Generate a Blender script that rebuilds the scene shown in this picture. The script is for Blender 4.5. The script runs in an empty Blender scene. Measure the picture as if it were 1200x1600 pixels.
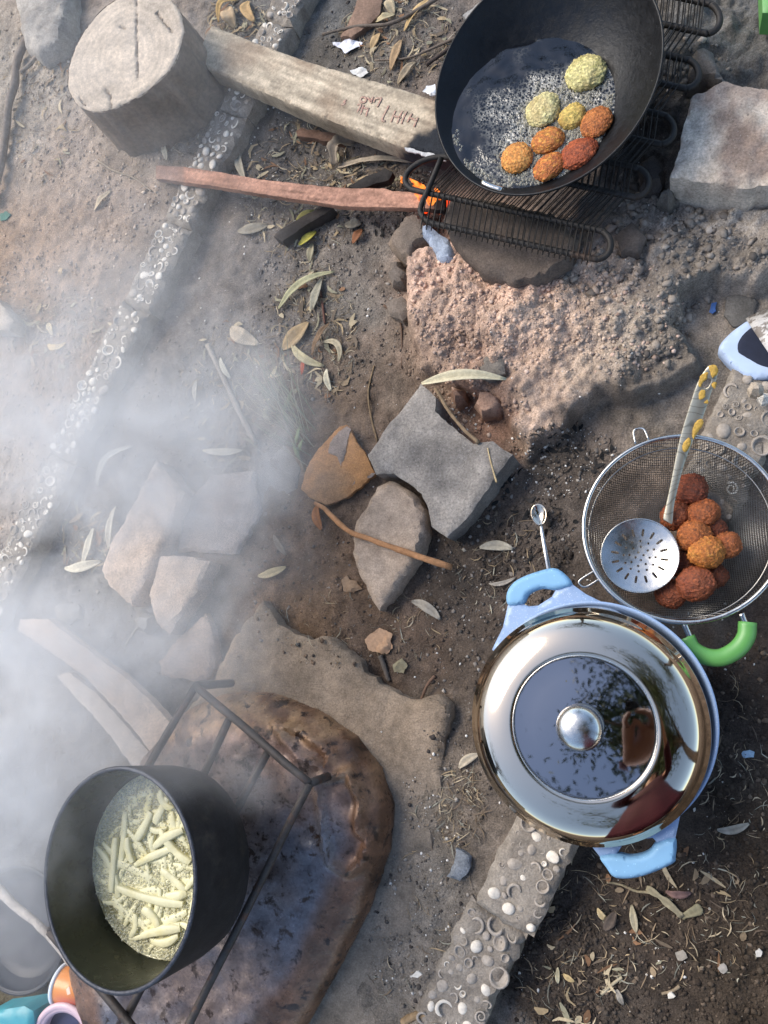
import bpy, bmesh, math, random
import numpy as np
from mathutils import Vector, Matrix
from mathutils.geometry import delaunay_2d_cdt

scene = bpy.context.scene
COLL = scene.collection
random.seed(7)
RNG = np.random.default_rng(7)

# ------------------------------------------------------------------ camera
FOC, CAMH = 1200.0, 1.30          # focal length in photo pixels, camera height in metres
_down = np.array([436., -213., -1200.]); _down /= np.linalg.norm(_down)
_Z = -_down; _X = np.array([1., 0, 0]); _X = _X - _Z * (_X @ _Z); _X /= np.linalg.norm(_X); _Y = np.cross(_Z, _X)
ROT = np.array([_X, _Y, _Z]); CAM = np.array([0, 0, CAMH])
cam_data = bpy.data.cameras.new('camera'); cam = bpy.data.objects.new('camera', cam_data); COLL.objects.link(cam)
cam_data.sensor_fit = 'HORIZONTAL'; cam_data.sensor_width = 36; cam_data.lens = 36.0 * FOC / 1200.0
cam_data.clip_start = 0.02; cam_data.clip_end = 300
_m = Matrix(ROT.tolist()).to_4x4(); _m.translation = Vector(CAM); cam.matrix_world = _m
scene.camera = cam

# ------------------------------------------------------------------ sky, sun, exposure
SUN_DIR = Vector((-0.80, 0.42, 0.95)).normalized()
world = bpy.data.worlds.new('World'); scene.world = world; world.use_nodes = True
wn = world.node_tree.nodes; wl = world.node_tree.links
bg = wn['Background']; sky = wn.new('ShaderNodeTexSky'); sky.sky_type = 'NISHITA'; sky.sun_disc = False
sky.sun_elevation = math.asin(SUN_DIR.z); sky.sun_rotation = math.atan2(SUN_DIR.x, SUN_DIR.y)
sky.air_density = 1.0; sky.dust_density = 1.2; sky.ozone_density = 1.2
wl.new(sky.outputs[0], bg.inputs[0]); bg.inputs[1].default_value = 0.12
sun_l = bpy.data.lights.new('sun', 'SUN'); sun_l.energy = 1.3; sun_l.angle = math.radians(38); sun_l.color = (1.0, 0.92, 0.80)
sun = bpy.data.objects.new('sun', sun_l); COLL.objects.link(sun); sun.location = SUN_DIR * 20
sun.rotation_euler = SUN_DIR.to_track_quat('Z', 'Y').to_euler()
scene.view_settings.view_transform = 'Standard'; scene.view_settings.look = 'None'
scene.view_settings.gamma = 1; scene.view_settings.exposure = 1.42
scene.render.engine = 'CYCLES'
scene.cycles.use_denoising = True
scene.cycles.max_bounces = 6; scene.cycles.volume_bounces = 2; scene.cycles.transparent_max_bounces = 8
scene.cycles.volume_step_rate = 4.0; scene.cycles.volume_max_steps = 96
scene.cycles.sample_clamp_indirect = 6

# ------------------------------------------------------------------ helpers
def P(px, py, z=0.0):
    """world point on the level z seen at photo pixel (px, py)"""
    d = ROT @ np.array([px - 600., -(py - 800.), -FOC]); t = (z - CAMH) / d[2]
    return CAM + d * t
def PX(w):
    c = (np.asarray(w, float) - CAM) @ ROT
    return np.stack([600 + FOC * c[..., 0] / -c[..., 2], 800 - FOC * c[..., 1] / -c[..., 2]], -1)
def lin(c):
    c = np.asarray(c, float) / 255.
    return np.where(c <= .04045, c / 12.92, ((c + .055) / 1.055) ** 2.4)
def _hash(ix, iy, iz, s):
    h = (ix * 374761393 + iy * 668265263 + iz * 2147483647 + s * 1274126177) & 0x7fffffff
    h = ((h ^ (h >> 13)) * 1274126177) & 0x7fffffff
    h = ((h ^ (h >> 16)) * 668265263) & 0x7fffffff
    return ((h ^ (h >> 15)) & 0xffff) / 65535.
def vn(x, y, z=0., s=0):
    x, y, z = np.broadcast_arrays(np.asarray(x, float), np.asarray(y, float), np.asarray(z, float))
    ix, iy, iz = [np.floor(a).astype(np.int64) for a in (x, y, z)]
    fx, fy, fz = x - ix, y - iy, z - iz
    fx, fy, fz = [f * f * (3 - 2 * f) for f in (fx, fy, fz)]
    r = 0
    for a in (0, 1):
        for b in (0, 1):
            for c in (0, 1):
                r = r + _hash(ix + a, iy + b, iz + c, s) * (fx if a else 1 - fx) * (fy if b else 1 - fy) * (fz if c else 1 - fz)
    return r * 2 - 1
def fbm(x, y, z=0., sc=1., oc=4, s=0, gain=.5):
    r = 0; a = 1.
    for i in range(oc):
        r = r + a * vn(np.asarray(x) * sc, np.asarray(y) * sc, np.asarray(z) * sc, s + i * 17); sc *= 2.03; a *= gain
    return r
def sstep(a, b, x):
    t = np.clip((x - a) / (b - a), 0, 1); return t * t * (3 - 2 * t)
def inpoly(x, y, poly):
    x = np.asarray(x, float); y = np.asarray(y, float); r = np.zeros(x.shape, bool); n = len(poly)
    for i in range(n):
        x0, y0 = poly[i][:2]; x1, y1 = poly[(i + 1) % n][:2]
        if y0 == y1: continue
        c = ((y0 > y) != (y1 > y)) & (x < (x1 - x0) * (y - y0) / (y1 - y0) + x0); r ^= c
    return r
def pdist(x, y, poly, closed=True):
    x = np.asarray(x, float); y = np.asarray(y, float); d = np.full(x.shape, 1e9); n = len(poly)
    for i in range(n if closed else n - 1):
        x0, y0 = poly[i][:2]; x1, y1 = poly[(i + 1) % n][:2]
        dx, dy = x1 - x0, y1 - y0; l = dx * dx + dy * dy + 1e-12
        t = np.clip(((x - x0) * dx + (y - y0) * dy) / l, 0, 1)
        d = np.minimum(d, np.hypot(x - x0 - t * dx, y - y0 - t * dy))
    return d
def tag(o, label=None, cat=None, group=None, kind=None):
    if label: o['label'] = label
    if cat: o['category'] = cat
    if group: o['group'] = group
    if kind: o['kind'] = kind
    return o
def empty(name, loc, label=None, cat=None, group=None, kind=None):
    o = bpy.data.objects.new(name, None); COLL.objects.link(o); o.location = Vector([float(v) for v in loc]); o.empty_display_size = .02
    return tag(o, label, cat, group, kind)
def link(name, me, mat=None, parent=None):
    o = bpy.data.objects.new(name, me); COLL.objects.link(o)
    if mat is not None and len(me.materials) == 0: me.materials.append(mat)
    if parent is not None:
        o.parent = parent
        off = parent.location if parent.parent is None else parent.location + parent.parent.location
        o['_w'] = 1; del o['_w']
    return o
def wloc(o):
    v = Vector((0, 0, 0))
    while o is not None:
        v = v + o.location; o = o.parent
    return v
def mk(name, V, F, mat, parent=None, col=None, smooth=True, origin=True):
    """one mesh object; V in world metres; origin moved to the middle of its base"""
    V = np.asarray(V, float)
    pw = np.array(wloc(parent)) if parent is not None else np.zeros(3)
    if parent is None and origin:
        o0 = np.array([(V[:, 0].min() + V[:, 0].max()) / 2, (V[:, 1].min() + V[:, 1].max()) / 2, V[:, 2].min()])
    else: o0 = pw
    L = V - o0
    me = bpy.data.meshes.new(name)
    if isinstance(F, np.ndarray):
        nf, k = F.shape
        me.vertices.add(len(L)); me.vertices.foreach_set('co', L.astype(np.float32).ravel())
        me.loops.add(nf * k); me.loops.foreach_set('vertex_index', F.astype(np.int32).ravel())
        me.polygons.add(nf); me.polygons.foreach_set('loop_start', np.arange(0, nf * k, k, dtype=np.int32))
        me.polygons.foreach_set('loop_total', np.full(nf, k, np.int32)); me.update(calc_edges=True); me.validate()
    else:
        me.from_pydata(L.tolist(), [], [tuple(int(i) for i in f) for f in F]); me.update()
    if smooth: me.polygons.foreach_set('use_smooth', np.ones(len(me.polygons), bool))
    if col is not None:
        a = me.color_attributes.new('Col', 'FLOAT_COLOR', 'POINT')
        c = np.ones((len(V), 4), np.float32); c[:, :3] = col; a.data.foreach_set('color', c.ravel())
    o = link(name, me, mat, parent)
    if parent is None and origin: o.location = Vector(o0.tolist())
    return o
def autosmooth(o, deg=40):
    me = o.data
    try: me.set_sharp_from_angle(angle=math.radians(deg))
    except Exception: pass
    return o

# ------------------------------------------------------------------ materials
def M(name, col=(128, 128, 128), rough=.8, metal=0., var=.25, scale=30., bump=.3, bscale=150., bdist=.002, attr=False, spec=.4,
      coat=0., speck=None, second=None, sec_scale=12., sec_lo=.45, sec_hi=.6, rvar=0., emit=None, alpha=None, ior=None, trans=0., fvar=0., fscale=420., pits=0.):
    m = bpy.data.materials.new(name); m.use_nodes = True; nt = m.node_tree; N = nt.nodes; L = nt.links
    b = N['Principled BSDF']
    geo = N.new('ShaderNodeNewGeometry')
    base = None
    if attr:
        a = N.new('ShaderNodeAttribute'); a.attribute_name = 'Col'; base = a.outputs['Color']
    else:
        r = N.new('ShaderNodeRGB'); r.outputs[0].default_value = (*lin(col), 1); base = r.outputs[0]
    def mix(fac, A, B, mode='MIX'):
        x = N.new('ShaderNodeMix'); x.data_type = 'RGBA'; x.blend_type = mode
        for s, v in ((x.inputs[0], fac), (x.inputs[6], A), (x.inputs[7], B)):
            if hasattr(v, 'is_linked') or hasattr(v, 'links'): L.new(v, s)
            else: s.default_value = v
        return x.outputs[2]
    def noise(sc, det=5., rgh=.6, dist=0.):
        n = N.new('ShaderNodeTexNoise'); n.inputs['Scale'].default_value = sc; n.inputs['Detail'].default_value = det
        n.inputs['Roughness'].default_value = rgh; n.inputs['Distortion'].default_value = dist; L.new(geo.outputs['Position'], n.inputs['Vector']); return n.outputs[0]
    def rng(s, a, b_, c, d):
        r = N.new('ShaderNodeMapRange'); L.new(s, r.inputs[0])
        for i, v in enumerate((a, b_, c, d)): r.inputs[i + 1].default_value = v
        return r.outputs[0]
    if second is not None:
        base = mix(rng(noise(sec_scale, 6, .65, .3), sec_lo, sec_hi, 0, 1), base, (*lin(second), 1))
    if var:
        v1 = rng(noise(scale), .25, .75, 1 - var, 1 + var)
        cx = N.new('ShaderNodeCombineColor')
        for i in range(3): L.new(v1, cx.inputs[i])
        base = mix(1.0, base, cx.outputs[0], 'MULTIPLY')
    if fvar:
        v2 = rng(noise(fscale, 3, .7), .3, .7, 1 - fvar, 1 + fvar); cy = N.new('ShaderNodeCombineColor')
        for i in range(3): L.new(v2, cy.inputs[i])
        base = mix(1.0, base, cy.outputs[0], 'MULTIPLY')
    if pits:
        vp = N.new('ShaderNodeTexVoronoi'); vp.inputs['Scale'].default_value = pits; L.new(geo.outputs['Position'], vp.inputs['Vector'])
        base = mix(rng(vp.outputs['Distance'], .16, .08, 0, .4), base, (.06, .055, .05, 1))
    if speck is not None:
        sc, thr, scol = speck
        vo = N.new('ShaderNodeTexVoronoi'); vo.inputs['Scale'].default_value = sc; L.new(geo.outputs['Position'], vo.inputs['Vector'])
        base = mix(rng(vo.outputs['Distance'], thr, thr * .6, 0, 1), base, (*lin(scol), 1))
    L.new(base, b.inputs['Base Color'])
    b.inputs['Roughness'].default_value = rough; b.inputs['Metallic'].default_value = metal
    b.inputs['Specular IOR Level'].default_value = spec
    if rvar: L.new(rng(noise(scale * 1.7), .3, .7, max(.02, rough - rvar), min(1, rough + rvar)), b.inputs['Roughness'])
    if coat: b.inputs['Coat Weight'].default_value = coat; b.inputs['Coat Roughness'].default_value = .1
    if trans: b.inputs['Transmission Weight'].default_value = trans
    if ior: b.inputs['IOR'].default_value = ior
    if alpha is not None: b.inputs['Alpha'].default_value = alpha
    if emit: b.inputs['Emission Color'].default_value = (*lin(emit[0]), 1); b.inputs['Emission Strength'].default_value = emit[1]
    if bump:
        bn = N.new('ShaderNodeBump'); bn.inputs['Strength'].default_value = bump; bn.inputs['Distance'].default_value = bdist
        L.new(noise(bscale, 6, .65), bn.inputs['Height']); L.new(bn.outputs[0], b.inputs['Normal'])
    return m

MT = {}
MT['soil'] = M('soil', attr=True, rough=.95, var=.34, scale=55, bump=.9, bscale=230, bdist=.004, spec=.15, speck=(95, .07, (170, 162, 150)), fvar=.45, fscale=380)
MT['crumb'] = M('soil_crumb', attr=True, rough=.95, var=.2, scale=300, bump=.5, bscale=500, spec=.15)
MT['concrete'] = M('concrete', attr=True, rough=.92, var=.22, scale=45, bump=.7, bscale=330, bdist=.002, spec=.2, speck=(220, .16, (170, 162, 150)), fvar=.32, fscale=260, pits=75)
MT['stone'] = M('stone', attr=True, rough=.92, var=.28, scale=60, bump=.8, bscale=260, bdist=.003, spec=.2, fvar=.28, fscale=350)
MT['oldwood'] = M('old_wood', attr=True, rough=.85, var=.25, scale=50, bump=.6, bscale=300, spec=.2, fvar=.22, fscale=240)
MT['kerb'] = M('kerb_concrete', (148, 139, 127), .95, var=.25, scale=70, bump=.9, bscale=240, bdist=.003, spec=.15, second=(130, 121, 110), fvar=.25, fscale=320)
MT['shellw'] = M('shell_white', (216, 206, 190), .55, var=.2, scale=160, bump=.2, bscale=400)
MT['shellg'] = M('shell_grey', (158, 148, 136), .7, var=.3, scale=160, bump=.3, bscale=400)
MT['shellmud'] = M('shell_mud', (118, 109, 98), .95, var=.3, scale=160, bump=.5, bscale=300)
MT['iron'] = M('black_iron', (13, 13, 14), .4, metal=0, var=.4, scale=40, bump=.4, bscale=120, bdist=.002, spec=.32, rvar=.12)
MT['grate'] = M('sooty_grate', (44, 41, 38), .6, metal=.35, var=.35, scale=60, bump=.3, bscale=400, second=(84, 64, 50), sec_scale=14, sec_lo=.58, sec_hi=.75)
MT['oil'] = M('frying_oil', (12, 13, 14), .05, var=0, bump=.25, bscale=55, bdist=.003, spec=.6)
MT['bubble'] = M('oil_bubble', (190, 184, 164), .06, var=.15, scale=200, bump=0, spec=.8, alpha=.42)
MT['chrome'] = M('polished_steel', (206, 190, 168), .06, metal=1, var=.05, scale=8, bump=.02, bscale=30, rvar=.02)
MT['darksteel'] = M('tinted_mirror', (150, 147, 147), .03, metal=1, var=.04, scale=8, bump=.015, bscale=30, speck=(42, .055, (150, 130, 84)))
MT['steel'] = M('brushed_steel', (196, 192, 184), .24, metal=1, var=.12, scale=60, bump=.06, bscale=300, rvar=.08)
MT['wire'] = M('strainer_wire', (150, 146, 140), .34, metal=1, var=.2, scale=80, bump=0)
MT['blue'] = M('granite_enamel', (142, 164, 194), .38, var=.12, scale=20, bump=.05, bscale=300, speck=(330, .22, (196, 208, 226)), spec=.4, coat=.1)
MT['bluegrip'] = M('blue_silicone', (124, 168, 200), .55, var=.06, scale=30, bump=.05, bscale=300, speck=(170, .16, (158, 202, 232)), spec=.4)
MT['green'] = M('green_plastic', (92, 150, 76), .4, var=.1, scale=40, bump=.05, bscale=200, spec=.5)

# ------------------------------------------------------------------ ground shape
def W2(pts, z=0.): return [tuple(P(x, y, z)[:2]) for x, y in pts]
KZ = .030
LK = [P(437, 20, KZ), P(30, 840, KZ)]; RK = [P(1150, 670, KZ), P(715, 1580, KZ)]
def line_sd(x, y, L):
    """signed distance across a kerb line, + on the photograph's right, and distance along"""
    d = (L[1] - L[0])[:2]; d = d / np.linalg.norm(d); n = np.array([-d[1], d[0]])
    return (x - L[0][0]) * n[0] + (y - L[0][1]) * n[1], (x - L[0][0]) * d[0] + (y - L[0][1]) * d[1]
MOUND = W2([(655, 395), (625, 470), (650, 560), (700, 600), (760, 610), (800, 650), (825, 690), (875, 665), (930, 610), (1000, 600), (1085, 560), (1050, 500), (1065, 450), (1120, 425), (1230, 430), (1300, -80), (1030, -80), (1000, 130), (880, 360), (720, 385)], .04)
PEAK = P(800, 455, .06)
def gz(x, y):
    x = np.asarray(x, float); y = np.asarray(y, float)
    ls, _ = line_sd(x, y, LK); rs, ra = line_sd(x, y, RK)
    z = np.where(ls < 0, .022, -.028)
    z = .022 + (-.036) * sstep(-.035, -.005, ls)                       # drop at the left kerb into the bed
    z = z + .028 * sstep(-.42, -.06, rs) * sstep(.38, .62, ra)         # bed rises towards the lower kerb
    z = z + (-.034 - z) * sstep(.01, .05, rs)                          # dark soil right of the lower kerb
    wob = fbm(x, y, 0, 14, 4, 3) * .016
    sd = pdist(x, y, MOUND) * np.where(inpoly(x, y, MOUND), 1, -1) + wob + .016
    z = z + (.055 + .012 * fbm(x, y, 0, 20, 4, 9)) * sstep(-.003, .019, sd)
    g = np.exp(-(((x - PEAK[0]) / .15) ** 2 + ((y - PEAK[1]) / .10) ** 2)); z = z + .022 * g
    near = sstep(2.6, 1.8, np.hypot(x + .6, y - .4))
    lump = fbm(x, y, 0, 9, 3, 21) * .006 + fbm(x, y, 0, 42, 4, 5) * .0034
    rough_m = sstep(-.01, .04, sd)
    z = z + lump * near + rough_m * near * (np.abs(fbm(x, y, 0, 46, 4, 31, .6)) * .009 - .004)
    return z
CP = [(60,120,168,156,140),(60,420,158,132,108),(180,330,156,138,122),(100,540,140,120,102),(20,760,160,146,132),(250,250,150,136,120),(150,30,150,135,120),
(520,110,98,92,84),(480,40,92,90,86),(430,240,84,80,76),(480,300,98,92,85),(560,380,112,104,95),(400,450,104,98,92),(300,600,100,96,92),(500,470,108,101,92),
(560,560,110,97,84),(600,620,112,96,82),(500,640,96,82,69),(150,850,104,102,98),(80,930,100,98,96),(450,850,97,80,66),(480,950,106,86,68),(620,1000,92,77,65),
(760,900,72,64,57),(850,820,80,72,65),(880,720,76,69,62),(720,1050,80,70,61),(650,1250,112,103,92),(640,1400,108,101,92),(560,1540,112,104,94),(720,1250,98,88,78),
(780,1560,100,92,84),(690,1480,112,104,94),(1150,1100,64,55,48),(1000,1450,68,58,50),(1150,1500,66,57,48),(850,1560,62,54,47),(1180,1300,64,55,46),(930,1420,60,54,49),
(780,460,198,164,142),(720,430,186,156,136),(850,450,192,157,134),(700,520,164,140,122),(830,560,180,154,134),(900,500,172,150,132),(980,480,166,150,134),(940,570,166,148,130),(860,620,168,146,128),
(1030,540,156,143,128),(1060,470,140,130,118),(950,420,160,140,124),(760,650,124,96,80),(1000,640,98,90,81),(1100,450,112,105,96),(1100,600,110,103,94),(1120,360,148,139,128),(1000,420,126,112,99),
(1040,230,56,53,50),(1150,60,90,89,86),(1100,100,94,91,86),(860,200,46,44,42),(650,300,86,77,70),(700,660,122,102,88),(930,330,110,98,88),(40,1350,84,84,86),(30,1550,92,84,66),(250,1000,106,102,98),(680,720,98,88,78)]
CPW = np.array([P(a, b, 0)[:2] for a, b, *_ in CP]); CPC = np.array([lin(c[2:]) * (.92 if (c[0] < 290 and c[1] < 800) else 1.22 if sum(c[2:]) > 215 else 1.05) for c in CP])
def gcol(x, y):
    x = np.asarray(x, float); y = np.asarray(y, float)
    wx = x + fbm(x, y, 0, 11, 3, 51) * .05; wy = y + fbm(x, y, 0, 11, 3, 77) * .05
    num = np.zeros(x.shape + (3,)); den = np.zeros(x.shape)
    for (cx, cy), c in zip(CPW, CPC):
        w = 1. / (((wx - cx) ** 2 + (wy - cy) ** 2) + .0012) ** 1.8
        num += w[..., None] * c; den += w
    c = num / den[..., None]
    v = 1 + .22 * fbm(x, y, 0, 26, 4, 13)
    return c * v[..., None]
def gpt(px, py, dz=0.):
    """point on the ground seen at a pixel"""
    w = P(px, py, 0)
    for _ in range(4): w = P(px, py, float(gz(w[0], w[1])))
    return np.array([w[0], w[1], w[2] + dz])

def axis(a, b, step, far):
    mid = np.arange(a, b + step / 2, step); out = []; s = step; v = b
    while v < far: s *= 1.35; v += s; out.append(v)
    neg = []; s = step; v = a
    while v > -far: s *= 1.35; v -= s; neg.append(v)
    return np.array(neg[::-1] + mid.tolist() + out)
gx = axis(-1.75, .50, .0042, 60); gy = axis(-.95, 1.95, .0042, 60)
GX, GY = np.meshgrid(gx, gy); GZ = gz(GX, GY)
gi = np.arange(GX.size).reshape(GX.shape)
GF = np.stack([gi[:-1, :-1], gi[:-1, 1:], gi[1:, 1:], gi[1:, :-1]], -1).reshape(-1, 4)
g = mk('ground', np.stack([GX, GY, GZ], -1).reshape(-1, 3), GF, MT['soil'], col=gcol(GX, GY).reshape(-1, 3), origin=False)
tag(g, 'bare trampled soil, tan to ash grey, with a reddish earth mound', kind='structure')

# ------------------------------------------------------------------ builders
def resample(poly, res, jit, seed, closed=True):
    out = []; n = len(poly); r = np.random.default_rng(seed)
    for i in range(n if closed else n - 1):
        a = np.array(poly[i][:2]); b = np.array(poly[(i + 1) % n][:2]); l = np.linalg.norm(b - a); k = max(1, int(round(l / res)))
        nrm = np.array([-(b - a)[1], (b - a)[0]]) / (l + 1e-9)
        for j in range(k):
            p = a + (b - a) * j / k
            if jit: p = p + nrm * (fbm(p[0], p[1], seed * 3.1, 60, 4, seed, .6) * jit * .55) + r.normal(size=2) * jit * .15
            out.append(p)
    return np.array(out)
_seed = [100]
def slab(name, poly, z, th, mat, parent=None, res=.009, bevel=.004, rough=.0012, jit=.003, dome=0., tilt=(0, 0), col=(128, 128, 128), colfn=None,
         holes=(), world=False, flare=0., zfn=None, rsc=40., layers=2, smooth=True, curve=0):
    """a plate, block or stone with an outline traced at its top level z, real thickness th, worn edges and an uneven top"""
    _seed[0] += 1; s = _seed[0]
    W = [tuple(p) for p in poly] if world else W2(poly, z)
    if curve:
        a_ = np.array(W); q_ = np.vstack([a_, a_[:3]]); W = [tuple(p) for p in spline(q_, (len(a_) + 2) * curve + 1)[curve:-curve - 1]]
    c0 = np.mean(np.array(W), 0)
    O = resample(W, res, jit, s); HS = [resample([tuple(p) for p in h] if world else W2(h, z), res, jit * .5, s + 7) for h in holes]
    lo, hi = O.min(0), O.max(0); r = np.random.default_rng(s)
    gxx, gyy = np.meshgrid(np.arange(lo[0], hi[0], res), np.arange(lo[1], hi[1], res))
    I = np.stack([gxx.ravel(), gyy.ravel()], -1) + r.uniform(-.3, .3, (gxx.size, 2)) * res
    ok = inpoly(I[:, 0], I[:, 1], O) & (pdist(I[:, 0], I[:, 1], O) > res * .45)
    for h in HS: ok &= ~inpoly(I[:, 0], I[:, 1], h) & (pdist(I[:, 0], I[:, 1], h) > res * .45)
    I = I[ok]
    pts = list(O) ; edges = [(i, (i + 1) % len(O)) for i in range(len(O))]
    for h in HS:
        k = len(pts); pts += list(h); edges += [(k + i, k + (i + 1) % len(h)) for i in range(len(h))]
    pts += list(I)
    vs, _, fs, *_r = delaunay_2d_cdt([Vector((float(p[0]), float(p[1]))) for p in pts], edges, [], 0, 1e-6)
    v2 = np.array([(v.x, v.y) for v in vs]); F = np.array([f for f in fs if len(f) == 3])
    ctr = v2[F].mean(1); keep = inpoly(ctr[:, 0], ctr[:, 1], O)
    for h in HS: keep &= ~inpoly(ctr[:, 0], ctr[:, 1], h)
    F = F[keep]
    a, b, c = v2[F[:, 0]], v2[F[:, 1]], v2[F[:, 2]]
    cr = (b - a)[:, 0] * (c - a)[:, 1] - (b - a)[:, 1] * (c - a)[:, 0]; F[cr < 0] = F[cr < 0][:, ::-1]
    used = np.unique(F); mp = -np.ones(len(v2), int); mp[used] = np.arange(len(used)); v2 = v2[used]; F = mp[F]
    d = pdist(v2[:, 0], v2[:, 1], O)
    for h in HS: d = np.minimum(d, pdist(v2[:, 0], v2[:, 1], h))
    top = z + tilt[0] * (v2[:, 0] - c0[0]) + tilt[1] * (v2[:, 1] - c0[1])
    if zfn is not None: top = top + zfn(v2[:, 0], v2[:, 1], d)
    zz = top.copy()
    if bevel: zz -= bevel * (1 - np.sqrt(np.clip(1 - (1 - np.minimum(d / bevel, 1)) ** 2, 0, 1)))
    if dome: zz += dome * np.sqrt(np.clip(1 - (1 - np.minimum(d / d.max(), 1)) ** 2, 0, 1)) - dome
    if rough: zz += rough * fbm(v2[:, 0], v2[:, 1], s, rsc, 4, s) * np.clip(d / .004, .3, 1)
    n = len(v2); V = [np.column_stack([v2, zz])]
    E = np.concatenate([F[:, [0, 1]], F[:, [1, 2]], F[:, [2, 0]]]); key = {}
    for e in E.tolist(): key[tuple(e)] = 1
    B = [e for e in key if (e[1], e[0]) not in key]
    bv = sorted({i for e in B for i in e}); bi = {v: k for k, v in enumerate(bv)}; bvv = np.array(bv)
    out = v2[bvv] - c0; out = out / (np.linalg.norm(out, axis=1)[:, None] + 1e-9)
    FF = F.tolist(); prev = {v: v for v in bv}; k0 = n
    for l in range(1, layers + 1):
        zl = top[bvv] - bevel - (th - bevel) * l / layers - (dome if dome else 0) * 0
        if dome: zl = np.minimum(zl, zz[bvv] - .001)
        p2 = v2[bvv] + out * (flare * l / layers + (jit * .5 * fbm(v2[bvv, 0], v2[bvv, 1], l * .7, 70, 2, s + l)[:, None] if jit else 0))
        V.append(np.column_stack([p2, zl])); cur = {v: k0 + bi[v] for v in bv}
        for (i, j) in B: FF.append((prev[j], prev[i], cur[i], cur[j]))
        prev = cur; k0 += len(bv)
    V.append(np.column_stack([v2, (top - th) if layers else zz])); 
    # underside: reuse the last ring on the rim
    und = {i: (prev[i] if i in prev else k0 + i) for i in range(n)}
    for t in F.tolist(): FF.append((und[t[2]], und[t[1]], und[t[0]]))
    V = np.concatenate(V)
    if colfn is not None:
        q = PX(V); C = colfn(q[:, 0], q[:, 1], V)
    else: C = np.tile(lin(col), (len(V), 1)) * (1 + .12 * fbm(V[:, 0], V[:, 1], V[:, 2], 25, 3, s))[:, None]
    o = mk(name, V, FF, mat, parent, col=C, smooth=smooth)
    return autosmooth(o, 42)

def tube(pts, rad, seg=8, cap=True, wob=0., seed=0):
    """V, F of a swept tube through pts with radii rad"""
    p = np.asarray(pts, float); n = len(p); rad = np.broadcast_to(np.asarray(rad, float), (n,))
    t = np.gradient(p, axis=0); t /= np.linalg.norm(t, axis=1)[:, None] + 1e-12
    ref = np.array([0, 0, 1.]) if abs(t[0][2]) < .9 else np.array([1., 0, 0])
    V = []; u = None
    for i in range(n):
        if u is None: u = np.cross(t[i], ref)
        u = u - t[i] * (u @ t[i]); u /= np.linalg.norm(u) + 1e-12; w = np.cross(t[i], u)
        for k in range(seg):
            a = 2 * math.pi * k / seg; r = rad[i] * (1 + (wob * float(vn(i * .9, k * 1.3, 0, seed)) if wob else 0))
            V.append(p[i] + r * (math.cos(a) * u + math.sin(a) * w))
    F = []
    for i in range(n - 1):
        for k in range(seg):
            a, b = i * seg + k, i * seg + (k + 1) % seg; F.append((a, a + seg, b + seg, b))
    if cap: F.append(tuple(range(seg))); F.append(tuple(range((n - 1) * seg, n * seg))[::-1])
    return np.array(V), F
def spline(pts, n=24):
    p = np.asarray(pts, float)
    if len(p) < 3: return np.array([p[0] + (p[-1] - p[0]) * k / (n - 1) for k in range(n)])
    q = np.vstack([2 * p[0] - p[1], p, 2 * p[-1] - p[-2]]); out = []; m = len(p) - 1
    for j in range(n):
        u = j / (n - 1) * m; i = min(int(u), m - 1); t = u - i; a, b, c, d = q[i:i + 4]
        out.append(.5 * (2 * b + (c - a) * t + (2 * a - 5 * b + 4 * c - d) * t * t + (3 * b - a - 3 * c + d) * t ** 3))
    return np.array(out)
def joinVF(parts):
    V = []; F = []; k = 0
    for v, f in parts:
        V.append(np.asarray(v)); F += [tuple(i + k for i in q) for q in f]; k += len(v)
    return np.concatenate(V), F
def lathe(prof, c=(0, 0, 0), n=(0, 0, 1), seg=96, closed=False):
    nz = np.array(n, float); nz /= np.linalg.norm(nz); u = np.cross([0, 1, 0], nz); u /= np.linalg.norm(u); v = np.cross(nz, u); c = np.array(c, float)
    V = []; F = []; m = len(prof)
    for k in range(seg):
        a = 2 * math.pi * k / seg; e = math.cos(a) * u + math.sin(a) * v
        for r, z in prof: V.append(c + e * r + nz * z)
    for k in range(seg):
        for i in range(m - 1 if not closed else m):
            a, b = k * m + i, k * m + (i + 1) % m; a2, b2 = ((k + 1) % seg) * m + i, ((k + 1) % seg) * m + (i + 1) % m
            F.append((a, a2, b2, b))
    return np.array(V), F
def stick(name, pts, r0, r1, mat, label=None, cat='stick', parent=None, z=None, lift=0., seg=8, n=20, wob=.18, group=None, col=None):
    """a branch or stick lying through photo points; r in metres"""
    if z is None: W = [gpt(x, y, max(r0, r1) * .7 + lift) for x, y in pts]
    else:
        zs = z if hasattr(z, '__len__') else [z] * len(pts); W = [P(x, y, zz) for (x, y), zz in zip(pts, zs)]
    s = spline(W, n); V, F = tube(s, np.linspace(r0, r1, n), seg, wob=wob, seed=len(name) + int(pts[0][0]))
    c = None if col is None else np.tile(lin(col), (len(V), 1)) * (1 + .2 * fbm(V[:, 0], V[:, 1], V[:, 2], 90, 3, 4))[:, None]
    o = mk(name, V, F, mat, parent, col=c)
    return tag(o, label, cat, group) if label else o
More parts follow.
